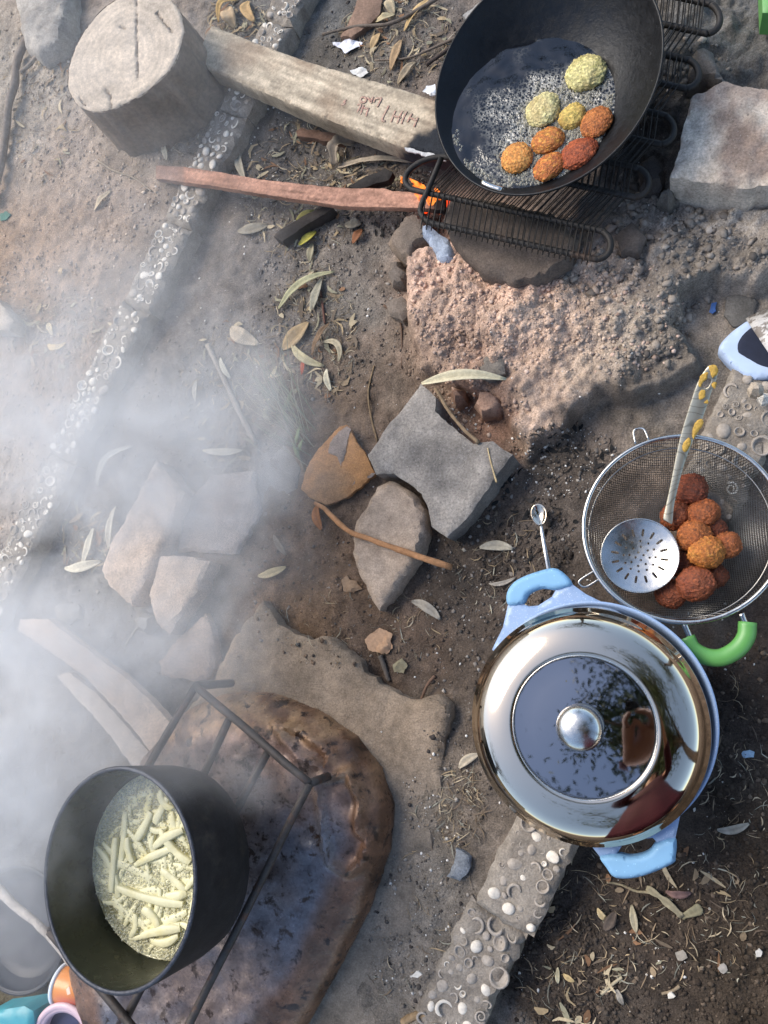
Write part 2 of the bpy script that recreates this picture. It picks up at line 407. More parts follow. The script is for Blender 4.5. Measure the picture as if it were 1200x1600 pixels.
def leaf(label, a, b, w, bend=0., col=(150, 130, 100), lift=.004, curl=.35, name='dry_leaf', cat='leaf', strip=False, group=None, z=None, n=14):
    """a fallen blade from pixel a to pixel b, w pixels wide, bent sideways by bend pixels"""
    a = np.array(a, float); b = np.array(b, float); d = b - a; nn = np.array([-d[1], d[0]]) / (np.linalg.norm(d) + 1e-9)
    sd = int(a[0] * 7 + b[1]); sp = []
    for i in range(n):
        t = i / (n - 1); q = a + d * t + nn * bend * 4 * t * (1 - t)
        w3 = gpt(q[0], q[1]) if z is None else P(q[0], q[1], z)
        sp.append(w3 + np.array([0, 0, .0025 + lift * math.sin(math.pi * t) + .002 * float(vn(t * 4, sd, 0, 3))]))
    sp = np.array(sp); sp[:, 2] = np.maximum(sp[:, 2], np.convolve(np.pad(sp[:, 2], 2, 'edge'), np.ones(5) / 5, 'valid'))
    sc = np.linalg.norm(sp[-1] - sp[0]) / (np.linalg.norm(d) + 1e-9); W = w * sc / 2
    tt = np.gradient(sp, axis=0); V = []; m = 5
    for i in range(n):
        t = i / (n - 1); side = np.cross(tt[i], [0, 0, 1]); side /= np.linalg.norm(side) + 1e-9
        pr = (max(.05, math.sin(math.pi * min(1, t * .92 + .04))) ** .75) if not strip else (.85 + .3 * float(vn(t * 6, sd, 1, 5)))
        if strip and (i == 0 or i == n - 1): pr *= .6
        for k in range(m):
            x = (k - 2) / 2.; tw = math.sin(t * 3 + sd) * .25
            V.append(sp[i] + side * x * W * pr + np.array([0, 0, (abs(x) * curl + x * tw) * W * pr]))
    F = [(i * m + k, i * m + k + 1, (i + 1) * m + k + 1, (i + 1) * m + k) for i in range(n - 1) for k in range(m - 1)]
    V = np.array(V); c = np.tile(lin(col), (len(V), 1)) * (1 + .16 * fbm(V[:, 0], V[:, 1], V[:, 2], 120, 3, sd))[:, None]
    kx = np.tile(np.abs(np.arange(m) - 2), n); c[kx == 0] *= .82
    o = mk(name, V, F, MT['leaf'], col=c); md = o.modifiers.new('thick', 'SOLIDIFY'); md.thickness = .0007; md.offset = 0
    return tag(o, label, cat, group)
MT['leaf'] = M('dry_leaf', attr=True, rough=.75, var=.22, scale=180, bump=.4, bscale=260, spec=.25)
MT['bark'] = M('weathered_bark', attr=True, rough=.9, var=.3, scale=120, bump=.7, bscale=300, spec=.2)

# ------------------------------------------------------------------ shell kerbs
def shell_meshes():
    out = {}
    for kind in ('dome', 'cup', 'ring', 'whorl'):
        for mn in ('shellw', 'shellg'):
            if kind == 'dome':
                pr = [(math.sin(t) * 1.0, math.cos(t) * .62) for t in np.linspace(.02, 1.75, 7)]; V, F = lathe(pr, seg=12); V[:, 1] *= .82
                V[:, 2] += .06 * np.sin(V[:, 0] * 4)
            elif kind == 'cup':
                pr = [(.15, -.25), (.5, -.15), (.72, .1), (.80, .34), (.92, .36), (1.0, .1), (1.02, -.3)]; V, F = lathe(pr, seg=14); V[:, 0] *= 1.08
                V[:, 2] += .10 * V[:, 0]
            elif kind == 'ring':
                a = np.linspace(0.3, 0.3 + math.radians(235), 12); pts = np.stack([np.cos(a) * .82, np.sin(a) * .82, .12 + 0 * a], -1)
                V, F = tube(pts, np.interp(np.arange(12), [0, 2, 9, 11], [.06, .2, .22, .06]), 6); V[:, 2] *= .9
            else:
                a = np.linspace(0, math.radians(560), 22); r = np.linspace(.25, .9, 22); pts = np.stack([np.cos(a) * r, np.sin(a) * r, .34 - .26 * r], -1)
                V, F = tube(pts, np.linspace(.10, .17, 22), 6)
            me = bpy.data.meshes.new('shell'); me.from_pydata(V.tolist(), [], [tuple(map(int, f)) for f in F]); me.update()
            me.polygons.foreach_set('use_smooth', np.ones(len(me.polygons), bool)); me.materials.append(MT[mn]); out[kind, mn] = me
    return out
SHM = shell_meshes()
def kerb(L, cuts, half, ztop, label, spacing, seed, skip=None, sizes=(.0058, .0128), bare=None):
    r = np.random.default_rng(seed); d = (L[1] - L[0]); d[2] = 0; d = d / np.linalg.norm(d); n = np.array([-d[1], d[0], 0])
    root = empty('shell_kerb', (*((L[0] + L[1]) / 2)[:2], 0), label, 'kerb', kind='structure')
    cnt = 0
    for a, b, sh, dz, *wf in cuts:
        def pt(u, w): q = L[0] + d * u + n * (w + sh); return (q[0], q[1])
        poly = [pt(a - .001, -half), pt((a + b) / 2, -half * 1.03), pt(b - .001, -half), pt(b + .003, 0), pt(b - .002, half), pt((a + b) / 2, half * .98), pt(a, half), pt(a + .004, 0)]
        blk = slab('kerb_block', poly, ztop + dz, .085, MT['kerb'], root, res=.010, bevel=.009, rough=.003, jit=.006, world=True)
        P0 = []
        tries = 0
        while tries < 2600:
            tries += 1
            u = r.uniform(a + .012, b - .012); w = r.uniform(-half + .011, half - .010); q = L[0] + d * u + n * (w + sh)
            rad = r.uniform(*sizes) * (1 if r.random() > .18 else .62)
            if skip is not None and skip(PX(np.array([q[0], q[1], ztop]))): continue
            if any((q[0] - p[0]) ** 2 + (q[1] - p[1]) ** 2 < ((rad + p[2]) * spacing) ** 2 for p in P0): continue
            P0.append((q[0], q[1], rad))
        for x, y, rad in P0:
            k = r.choice(['dome', 'cup', 'ring', 'whorl'], p=[.44, .22, .21, .13]); mn = 'shellw' if r.random() < ((.62 if bare is None else bare) if not wf else wf[0]) else 'shellg'
            s = bpy.data.objects.new('shell', SHM[k, mn]); COLL.objects.link(s); s.parent = blk
            s.location = Vector((x, y, ztop + dz + (.0008 if k != 'dome' else -.0008))) - wloc(blk)
            sc = rad * (1 if k != 'ring' else 1.1); s.scale = (sc * r.uniform(.85, 1.15), sc, sc * r.uniform(.6, .95)); s.rotation_euler = (r.uniform(-.3, .3), r.uniform(-.3, .3), r.uniform(0, 6.28)); cnt += 1
    return cnt
_ll = float(np.linalg.norm((LK[1] - LK[0])[:2])); _rl = float(np.linalg.norm((RK[1] - RK[0])[:2]))
n1 = kerb([LK[0].copy(), LK[1].copy()], [(-.22, .02, 0, 0), (.02, .235, .004, .002), (.235, .50, -.003, -.002), (.50, .70, .003, .001), (.70, 1.06, -.002, 0), (1.06, _ll + .2, .003, -.003)], .041, KZ,
          'long concrete kerb set with white snail shells running from the beam into smoke', .96, 3)
n2 = kerb([RK[0].copy(), RK[1].copy()], [(-.10, .14, .006, -.022, .06), (.56, .845, .004, .004), (.845, 1.12, -.006, -.004)], .050, KZ,
          'concrete kerb set with worn snail shells beside the blue pot', 1.0, 5, sizes=(.0065, .0165), bare=.2)
print('shells', n1, n2)

# ------------------------------------------------------------------ concrete and stone pieces
def slab_col(base, dark=None, seed=1, sc=9., amt=.5):
    base = lin(base); dark = lin(dark) if dark is not None else base * .6
    def f(qx, qy, V):
        t = np.clip(.5 + .9 * fbm(V[:, 0], V[:, 1], V[:, 2], sc, 4, seed), 0, 1)[:, None] * amt
        return base * (1 - t) + dark * t
    return f
def stone(label, poly, z, th, col, dark=None, name='stone', cat='stone', mat='stone', **k):
    _s = int(poly[0][0] + poly[0][1])
    kw = dict(res=.008, bevel=.006, rough=.002, jit=.004); kw.update(k)
    o = slab(name, poly, z, th, MT[mat], colfn=slab_col(col, dark, _s, 18, .7), **kw)
    return tag(o, label, cat)
def block_col(qx, qy, V):
    n = fbm(V[:, 0], V[:, 1], V[:, 2], 14, 5, 41, .6); n2 = fbm(V[:, 0], V[:, 1], V[:, 2], 40, 4, 43, .6)
    b = np.tile(lin((198,184,166)), (len(V), 1)) * (1 + .25 * n2)[:, None]
    br = np.clip(1.25 * np.exp(-(((qx - 1165) / 48) ** 2 + ((qy - 215) / 42) ** 2)) + .9 * n - .1, 0, 1)[:, None]; b = b * (1 - .75 * br) + lin((116,94,82)) * .75 * br
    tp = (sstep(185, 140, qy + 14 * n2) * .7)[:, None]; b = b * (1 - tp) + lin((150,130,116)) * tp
    gr_ = np.clip(n2 * 1.5 - .4, 0, 1)[:, None]; return b * (1 - .5 * gr_) + lin((92,86,80)) * .5 * gr_
def gl(px, py): return float(gpt(px, py)[2])

stone('broken grey concrete slab with a notched edge, beside the rusty flake', [(657,600),(682,620),(680,642),(700,663),(740,693),(753,690),(770,690),(800,711),(770,752),(737,800),(697,840),(672,822),(667,795),(657,770),(630,750),(613,738),(585,740),(573,710),(600,672),(633,633)],
      .050, .085, (150,142,132), (92,88,84), 'concrete_slab', 'slab', 'concrete', tilt=(.03, .03), bevel=.003, jit=.003)
stone('pointed beige brick fragment lying under the bent twig', [(567,797),(587,760),(607,749),(633,760),(655,780),(664,800),(662,843),(647,877),(630,900),(589,955),(560,903),(549,863),(553,812)], .030, .065, (176,156,136), (140,124,108), 'brick_fragment', 'brick', 'stone', bevel=.010)
# rusty flake with a peeled grey layer
fl = slab('rusty_flake', [(515,683),(530,668),(541,663),(547,668),(557,690),(574,713),(586,742),(560,763),(533,782),(510,788),(485,778),(468,763),(475,740),(483,720),(497,700)], .006, .012, MT['stone'], res=.007, bevel=.002, rough=.002, jit=.004,
          colfn=slab_col((160,118,78), (136,112,90), 4, 16, .8), tilt=(.06, -.02)); tag(fl, 'orange rusty metal flake with a peeled grey patch beside the concrete slab', 'metal flake')
slab('peeled_layer', [(515,692),(528,676),(541,666),(548,671),(543,693),(532,729),(527,712),(512,708)], .0085, .002, MT['stone'], fl, res=.007, bevel=.0008, rough=.0008, col=(138,124,114), tilt=(.06, -.02))
slab('peeled_layer', [(545,762),(562,738),(586,740),(582,745),(566,748)], .0100, .002, MT['stone'], fl, res=.006, bevel=.0008, rough=.0008, col=(132,120,112), tilt=(.06, -.02))
# raised dirt covered slab with the ragged edge
_dy0, _dy1 = P(690, 1130, .03)[1], P(690, 1290, .03)[1]
def dirt_z(x, y, d): return -.022 * sstep(_dy0, _dy1, y) * sstep(-.62, -.42, x) + -.006 * np.clip(1 - d / .03, 0, 1) * (fbm(x, y, 0, 30, 3, 2) * .5 + .2)
DS = [(405,938),(432,975),(455,990),(484,1001),(505,992),(533,1012),(560,1030),(567,1050),(605,1077),(648,1096),(676,1083),(706,1105),(692,1163),(690,1260),(672,1360),(648,1460),(610,1560),(585,1680),(150,1680),(150,1400),(220,1180),(330,1062),(360,1000)]
o = slab('dirt_slab', DS, .028, .075, MT['stone'], res=.010, bevel=.010, rough=.004, jit=.006, rsc=22, zfn=dirt_z,
     colfn=lambda qx, qy, V: (lin((148,130,110)) * (1 - sstep(1120, 1320, qy))[:, None] + lin((122,112,100)) * sstep(1120, 1320, qy)[:, None]) * (1 + .25 * fbm(V[:, 0], V[:, 1], 0, 18, 4, 8))[:, None])
tag(o, 'broad dirt covered concrete slab with a ragged stepped edge under the fry pot', 'slab')
# smoke-side rubble
stone('long pale broken concrete piece lying in the smoke', [(243,720),(257,737),(284,768),(262,830),(225,900),(202,946),(167,914),(158,890),(175,845),(205,795)], .045, .08, (196,176,158), (168,152,138), 'concrete_piece', 'rubble', 'concrete', tilt=(-.08, .05))
stone('pale pointed concrete chunk next to the long broken piece', [(247,870),(285,868),(325,877),(308,917),(287,953),(263,990),(243,973),(230,930)], .035, .07, (194,174,156), (160,146,134), 'concrete_piece', 'rubble', 'concrete')
stone('flat square pinkish tile piece behind the pointed chunk', [(290,780),(330,742),(395,735),(402,800),(365,865),(275,862)], .005, .04, (162,148,138), (140,128,120), 'tile_piece', 'rubble', 'concrete')
stone('brown triangular tile piece near the stand corner', [(320,958),(327,982),(336,1030),(327,1060),(300,1064),(250,1056),(247,1035),(283,990)], .010, .04, (168,146,128), (140,122,108), 'tile_piece', 'rubble', 'concrete')
stone('small rough grey rock between the rubble pieces', [(202,968),(215,956),(232,962),(236,978),(222,990),(205,985)], .015, .04, (150,146,140), name='rubble_stone', dome=.012)
stone('flat grey stone chip by the pale plank', [(82,948),(100,940),(118,945),(122,965),(104,975),(86,968)], .0, .03, (140,136,130), name='rubble_stone')
stone('greyish slab fragment half hidden in smoke behind the grass', [(405,700),(440,690),(470,705),(462,760),(430,815),(400,830),(392,770)], -.012, .03, (142,134,126), name='tile_piece', cat='rubble')
# hearth stones
stone('curved grey clay drum piece under the condenser grate', [(690,340),(702,372),(722,398),(758,427),(800,441),(850,433),(888,405),(905,370),(860,330),(780,310),(705,300)], .095, .07, (104,92,82), (74,68,63), 'hearth_stone', 'hearth stone', bevel=.012)
stone('brown angular stone beside the fire', [(630,330),(653,327),(667,347),(668,370),(648,384),(640,410),(618,395),(600,373)], .055, .08, (136,120,104), (100,92,84), bevel=.010, dome=.01)
o = stone('blue grey lump of ash under the grate corner', [(655,362),(658,350),(667,345),(684,360),(700,374),(708,388),(710,402),(695,408),(682,404),(672,385)], .060, .05, (160,170,184), (124,134,150), 'ash_lump', 'ash', bevel=.010, rough=.006)
stone('small dark stone at the foot of the red mound', [(605,405),(622,403),(637,425),(630,446),(612,442),(602,425)], .020, .05, (116,106,96), dome=.01)
stone('grey wedge stone leaning on the red mound', [(600,470),(625,462),(645,478),(628,500),(608,492)], .022, .05, (128,116,104), bevel=.006)
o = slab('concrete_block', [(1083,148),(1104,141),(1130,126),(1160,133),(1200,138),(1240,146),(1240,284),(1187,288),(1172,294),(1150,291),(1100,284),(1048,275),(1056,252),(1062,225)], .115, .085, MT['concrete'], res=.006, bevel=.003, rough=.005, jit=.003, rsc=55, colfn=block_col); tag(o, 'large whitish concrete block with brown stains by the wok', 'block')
stone('rough grey rock wedged against the condenser loops', [(1074,104),(1080,77),(1096,61),(1114,68),(1126,95),(1142,120),(1122,128),(1096,112)], .105, .07, (118,112,104), (86,82,78), 'rock', bevel=.012, rough=.006, dome=.01)
stone('flat dark stone at the rounded end of the grate', [(963,363),(987,343),(1010,368),(998,390),(970,393)], .075, .05, (98,88,80), (72,66,62))
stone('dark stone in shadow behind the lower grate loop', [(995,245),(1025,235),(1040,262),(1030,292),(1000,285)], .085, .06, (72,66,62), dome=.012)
stone('small grey pebble rock below the white block', [(1035,285),(1055,280),(1062,305),(1045,318),(1028,308)], .075, .05, (130,122,112), dome=.015)
stone('reddish crumbly rock beside the notched concrete slab', [(737,630),(748,606),(773,607),(787,627),(778,642),(750,648)], .035, .06, (172,138,116), (134,108,92), dome=.016, rough=.004)
stone('smaller reddish rock under the pale folded leaf', [(697,612),(708,600),(722,606),(724,622),(708,630)], .030, .05, (162,128,106), dome=.012, rough=.003)
stone('grey triangular stone on the slope of the mound', [(743,577),(770,531),(785,545),(788,580),(762,592)], .052, .05, (124,116,106))
stone('flat grey buried stone above the sandal', [(1133,462),(1165,446),(1184,470),(1176,498),(1145,510),(1130,490)], gl(1155, 478) + .008, .03, (112,108,102), bevel=.003)
stone('bluish angular stone chip beside the dirt slab', [(712,1325),(735,1342),(730,1362),(718,1378),(697,1372),(708,1350)], .030, .05, (128,132,136), (104,108,112))
stone('grey upright boulder behind the bent branch', [(8,-40),(100,-40),(98,25),(84,66),(52,86),(28,66)], .075, .12, (172,164,152), (138,132,124), 'boulder', 'boulder', dome=.02, bevel=.014, rough=.006)
stone('pale wood block cut off at the photo edge below the branch', [(-60,440),(-10,462),(18,500),(12,514),(-30,512),(-60,500)], .065, .07, (186,172,154), name='wood_block', cat='wood block', mat='oldwood')
stone('round beige snail shell resting below the sandal', [(1170,604),(1176,592),(1190,593),(1195,606),(1186,615),(1174,612)], .062, .03, (206,190,168), name='snail_shell', cat='shell', dome=.012, bevel=.003, rough=.0003)
stone('small white pebble next to the round snail shell', [(1186,620),(1193,612),(1203,616),(1202,627),(1192,629)], .055, .02, (204,198,186), name='pebble', dome=.009, bevel=.002, rough=.0004)

# ------------------------------------------------------------------ tree stump
def stump():
    c = np.array([-.9755, 1.215]); zt, zb, R = .17, .0, .137; seg, rings = 144, 9
    root = empty('tree_stump', (*c, zb), 'grey sawn tree stump with cracked top standing in thin smoke', 'tree stump')
    def rad(a): return R * (1 + .05 * np.cos(a * 2 - .7) + .03 * np.cos(3 * a + 1) + .012 * fbm(np.cos(a) * 3, np.sin(a) * 3, 0, 2, 3, 5))
    A = np.linspace(0, 2 * math.pi, seg, endpoint=False); V = []; F = []
    for j in range(14):
        t = j / 13; z = zt - .002 - (zt - zb + .03) * t
        rr = rad(A) * (1 + .10 * t ** 2 + .0) + .006 * fbm(np.cos(A) * 12, np.sin(A) * 12, z * 9, 1, 4, 8, .6) * min(1, t * 6)
        V += [(c[0] + r * math.cos(a), c[1] + r * math.sin(a), z) for a, r in zip(A, rr)]
    for j in range(13):
        for k in range(seg): F.append((j * seg + k, (j + 1) * seg + k, (j + 1) * seg + (k + 1) % seg, j * seg + (k + 1) % seg))
    V = np.array(V); C = np.tile(lin((120, 106, 92)), (len(V), 1)) * (1 + .3 * fbm(V[:, 0], V[:, 1], V[:, 2] * .4, 40, 4, 3))[:, None]
    mk('trunk', V, F, MT['bark'], root, col=C)
    poly = [(c[0] + r * math.cos(a), c[1] + r * math.sin(a)) for a, r in zip(A[::3], rad(A[::3]) * .998)]
    cr = [[(95 + 118, 0), (213, 60), (214, 125)], [(163, 138), (172, 150), (173, 166)], [(122, 152), (133, 164)], [(245, 20), (262, 42), (268, 50)], [(185, 40), (195, 44)]]
    crw = [W2(q, zt) for q in cr]
    def zf(x, y, d):
        z = .0012 * np.sin(30 * (x * .6 + y)) * 0
        for q in crw: z = z - .006 * np.exp(-(pdist(x, y, q, False) / .0022) ** 2)
        return z
    def cf(qx, qy, V):
        r = np.hypot(V[:, 0] - c[0] - .01, V[:, 1] - c[1] + .01); b = lin((186, 170, 150)) * (1 + .09 * np.sin(r * 420 + 3 * fbm(V[:, 0], V[:, 1], 0, 8, 2, 3)))[:, None] * (1 + .14 * fbm(V[:, 0] * .4, V[:, 1] * 1.5, 0, 22, 4, 6))[:, None]
        k = np.zeros(len(V))
        for q in crw: k = np.maximum(k, np.exp(-(pdist(V[:, 0], V[:, 1], q, False) / .002) ** 2))
        return b * (1 - .45 * k)[:, None]
    slab('cut_face', poly, zt, .005, MT['oldwood'], root, res=.0045, bevel=.003, rough=.0012, jit=.002, world=True, zfn=zf, colfn=cf)
stump()
stick('bent_branch', [(86,-20),(63,27),(50,67),(35,103),(32,133),(22,173),(15,233),(8,273),(-6,325)], .010, .0085, MT['bark'], 'long bent bare branch lying beside the grey boulder', 'branch', col=(128,116,104), lift=.01, n=34)
tw = stick('thin_branch', [(82,4),(79,40),(72,78),(58,104),(40,120)], .005, .005, MT['bark'], 'thin curved side twig touching the long bent branch', 'branch', col=(140,128,114), lift=.012)

# ------------------------------------------------------------------ timber
BEAM = [(330,38),(400,66),(480,95),(600,130),(690,158),(735,190),(702,246),(627,228),(500,181),(400,138),(298,95)]
def beam_col(qx, qy, V):
    u = ((qx - 314) * 388 + (qy - 66) * 150) / (388 ** 2 + 150 ** 2)
    g = fbm(u * 9, (qy - qx * .36) * .22, 0, 1, 5, 5, .6); b = lin((184,168,144)) * (1 + .32 * g)[:, None]
    br = np.clip(fbm(V[:, 0], V[:, 1], 0, 9, 4, 15) * 1.4, 0, 1)[:, None]; b = b * (1 - .55 * br) + lin((128,104,82)) * .55 * br
    top = sstep(.070, .083, V[:, 2])[:, None]; b = b * (.62 + .38 * top)  # faces below the top coloured darker, side shade painted into the wood
    e = (qx * .62 + qy - 612 + 10 * fbm(V[:, 0], V[:, 1], 0, 40, 3, 2)); k = (sstep(0, 12, e) * sstep(632, 641, qx + .5 * (qy - 225)))[:, None]
    return b * (1 - k) + lin((44,46,50)) * k
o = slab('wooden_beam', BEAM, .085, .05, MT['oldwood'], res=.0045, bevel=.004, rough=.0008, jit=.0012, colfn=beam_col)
tag(o, 'thick weathered timber beam with faded red writing and a charred end', 'beam')
MT['redpaint'] = M('faded_red_paint', (172, 124, 110), .9, var=.2, scale=300, bump=0, second=(176, 152, 132), sec_scale=260, sec_lo=.36, sec_hi=.56)
def zb(p): return (500 + p[0] / 5.4545, 120 + p[1] / 5.4545)
STROKES = [[(588,242),(556,300),(534,345),(530,372),(556,376)],[(642,288),(622,330),(604,384)],[(702,288),(680,335),(656,396)],[(624,330),(690,346)],[(738,292),(712,345),(692,398)],[(782,308),(764,345),(744,384)],[(832,345),(818,380),(800,424)],[(764,345),(822,372)],
 [(378,168),(352,176),(344,200),(366,218),(390,206),(390,182),(374,172)],[(404,172),(424,196),(440,222)],[(452,166),(440,196),(424,214)],[(470,184),(520,180),(506,216),(486,254)],[(470,184),(456,214)],
 [(226,196),(202,208),(214,222),(200,234),(184,232)],[(318,236),(346,232),(336,268),(314,300)],[(370,236),(356,280),(344,322)],[(372,262),(410,270)],[(412,262),(402,296),(392,334)]]
for st in STROKES:
    pts = spline([P(*zb(q), .0863) for q in st], 10); V, F = tube(pts, .0021, 6); V[:, 2] = .0856 + (V[:, 2] - .0863) * .22
    mk('painted_letter', V, F, MT['redpaint'], o)
MT['ash'] = M('white_ash', (196, 194, 190), .95, var=.2, scale=200, bump=.8, bscale=300)
slab('ash_crust', [(632,229),(645,232),(660,236),(678,241),(697,247),(696,251),(676,246),(658,241),(644,237),(633,234)], .0845, .004, MT['ash'], o, res=.003, bevel=.001, rough=.0012, jit=.003)
RP = [(243,258),(287,260),(340,268),(400,279),(470,287),(533,293),(600,294),(613,298),(657,300),(694,306),(694,328),(653,324),(567,323),(533,321),(470,312),(400,301),(340,291),(287,284),(243,278)]
def rp_col(qx, qy, V):
    b = lin((172,130,108)) * (1 + .38 * fbm(qx * .02, (qy - qx * .115) * .28, 0, 1, 4, 3, .6))[:, None]; k = sstep(290, 284, qx)[:, None] * .7
    b = b * (1 - k) + lin((138,116,104)) * k; e = sstep(655, 685, qx)[:, None]; return b * (1 - e) + lin((40,34,32)) * e
o = slab('red_lath', RP, .052, .016, MT['oldwood'], res=.0042, bevel=.0015, rough=.0009, jit=.0012, rsc=90, colfn=rp_col); tag(o, 'long reddish wooden lath feeding into the fire', 'lath')
def plank(label, poly, z, th, col, dark=None, name='plank', cat='plank', **k):
    o = slab(name, poly, z, th, MT['oldwood'], res=.008, bevel=.003, rough=.0015, jit=.003, colfn=slab_col(col, dark, int(poly[0][0]), 20, .6), **k); return tag(o, label, cat)
plank('broad pale plank lying in thick smoke', [(30,967),(73,967),(125,1008),(187,1053),(233,1095),(265,1130),(246,1190),(200,1130),(140,1065),(95,1030),(28,985)], .050, .025, (200,178,158), (176,156,138))
plank('narrower pale plank beneath the broad smoky plank', [(87,1057),(105,1050),(150,1085),(240,1185),(225,1212),(205,1197),(150,1125)], .030, .022, (204,190,176), (180,166,150))
plank('charred plank poking toward the flames', [(543,290),(555,282),(600,262),(612,268),(606,280),(560,294)], .035, .02, (62,58,55), (40,38,36), 'charred_wood', 'firewood')
plank('long charred timber under the reddish lath', [(425,368),(436,358),(470,338),(512,318),(520,324),(478,350),(440,376)], .018, .03, (66,60,56), (42,40,38), 'charred_wood', 'firewood')
plank('brown bark slab above the white paper scrap', [(530,56),(545,30),(560,-10),(598,-10),(592,20),(575,38),(548,56)], .0, .02, (142,116,98), (112,92,78), 'bark_slab', 'bark')
plank('tan wood offcut beneath the wooden beam', [(462,203),(470,199),(530,208),(540,216),(532,222),(464,211)], .0, .02, (126,96,78), (96,76,64), 'wood_offcut', 'wood offcut')
plank('pale grey board partly behind the wok rim', [(722,22),(748,2),(775,-20),(800,-20),(770,5),(735,45)], .03, .03, (150,146,140), (128,124,118), 'grey_board', 'board')

# ------------------------------------------------------------------ condenser grate, fire, wok
GZt = .128
gr = empty('condenser_grate', P(830, 250, GZt), 'sooty wire and tube condenser grate carrying the wok', 'grate')
loops = [((1105,6),(1100,51)),((1072,92),(1066,138)),((1034,180),(1028,224)),((994,262),(986,308)),((936,360),(928,404))]
LENV = np.array([-285., -62.])
rows = []
for i, (a, b) in enumerate(loops):
    for q in (a, b): rows.append(q)
path = []
L3 = lambda q: P(q[0], q[1], GZt)
for i, (a, b) in enumerate(loops):
    a = np.array(a, float); b = np.array(b, float); la, lb = a + LENV, b + LENV
    dirv = -LENV / np.linalg.norm(LENV); h = np.linalg.norm(b - a) / 2; m = (a + b) / 2
    if i > 0: path += [L3(la)]
    else: path += [L3(la)]
    path += [L3(a + (la - a) * t) for t in (.8, .6, .4, .2, 0)]
    path += [L3(m + dirv * h * math.sin(t) + (a - m) * math.cos(t)) for t in np.linspace(.3, math.pi - .3, 7)]
    path += [L3(b + (lb - b) * t) for t in (0, .2, .4, .6, .8)]
    if i < 4:
        na = np.array(loops[i + 1][0], float) + LENV; m2 = (lb + na) / 2; h2 = np.linalg.norm(na - lb) / 2
        path += [L3(lb)] + [L3(m2 - dirv * h2 * 1.0 * math.sin(t) + (lb - m2) * math.cos(t)) for t in np.linspace(.3, math.pi - .3, 7)]
    else:
        path += [L3((672,348)), L3((662,340)), L3((657,326)), P(672,290,.135), P(690,247,.14)]
path = spline(np.array(path), 420); path[:, 2] += .001 * np.sin(np.arange(420) * .11)
V, F = tube(path, .0052, 8); mk('condenser_tube', V, F, MT['grate'], gr)
wires = []
a0 = np.array(loops[0][0], float); b0 = np.array(loops[4][1], float)
nw = 62
for i in range(nw):
    t = i / (nw - 1) * .93 + .02 + float(RNG.normal() * .0015)
    pts = []
    for j, q in enumerate(rows):
        c = np.array(q, float) + LENV * t; w = L3(c); w[2] += .0068 if (i % 2 == 0) else -.0068; w[2] += float(RNG.normal() * .0008); pts.append(w)
    e0 = pts[0] + (pts[0] - pts[1]) * .25; e1 = pts[-1] + (pts[-1] - pts[-2]) * .2
    wires.append(tube([e0] + pts + [e1], .00105, 4, cap=False))
V, F = joinVF(wires); mk('cross_wires', V, F, MT['grate'], gr)

# flames
MT['flame'] = bpy.data.materials.new('flame'); MT['flame'].use_nodes = True
nt = MT['flame'].node_tree; nt.nodes.clear(); ou = nt.nodes.new('ShaderNodeOutputMaterial'); em = nt.nodes.new('ShaderNodeEmission'); tr = nt.nodes.new('ShaderNodeBsdfTransparent'); mx = nt.nodes.new('ShaderNodeMixShader')
tc = nt.nodes.new('ShaderNodeNewGeometry'); ns = nt.nodes.new('ShaderNodeTexNoise'); ns.inputs['Scale'].default_value = 90; ns.inputs['Detail'].default_value = 3; nt.links.new(tc.outputs['Position'], ns.inputs['Vector'])
rp = nt.nodes.new('ShaderNodeValToRGB'); nt.links.new(ns.outputs[0], rp.inputs[0]); rp.color_ramp.elements[0].position = .35; rp.color_ramp.elements[0].color = (*lin((214,60,16)), 1); rp.color_ramp.elements[1].position = .62; rp.color_ramp.elements[1].color = (*lin((255,150,60)), 1)
nt.links.new(rp.outputs[0], em.inputs[0]); em.inputs[1].default_value = .9
lw = nt.nodes.new('ShaderNodeMapRange'); nt.links.new(ns.outputs[0], lw.inputs[0]); lw.inputs[1].default_value = .36; lw.inputs[2].default_value = .56; lw.inputs[3].default_value = 0; lw.inputs[4].default_value = .55
nt.links.new(lw.outputs[0], mx.inputs[0]); nt.links.new(tr.outputs[0], mx.inputs[1]); nt.links.new(em.outputs[0], mx.inputs[2]); nt.links.new(mx.outputs[0], ou.inputs[0])
fr = empty('fire', gpt(660, 305), 'small orange flame licking up beside the grate corner', 'fire')
for pts, r in [([(690,332,.02),(676,315,.05),(660,296,.075),(640,279,.10)], .012), ([(686,330,.02),(668,318,.04),(654,302,.06),(645,290,.075)], .010), ([(692,320,.03),(684,306,.055),(680,292,.08)], .008), ([(640,292,.02),(632,284,.035),(626,276,.055)], .006)]:
    s = spline([P(a, b, z) for a, b, z in pts], 14); V, F = tube(s, r * .72 * np.sin(np.linspace(.5, math.pi - .05, 14)) ** 1.2 + .0006, 10, wob=.5, seed=int(pts[0][0])); mk('flame_tongue', V, F, MT['flame'], fr)
MT['ember'] = M('ember', (60, 30, 22), .9, var=.4, scale=150, bump=.6, emit=((255, 70, 20), .5))
for i, (x, y) in enumerate([(676,318),(690,326),(664,326),(700,318)]):
    w = gpt(x, y); V, F = lathe([(.0005, .018), (.008, .016), (.013, .008), (.012, -.004)], w, seg=9); V += RNG.normal(size=V.shape) * .0012; mk('ember', V, F, MT['ember'], fr)

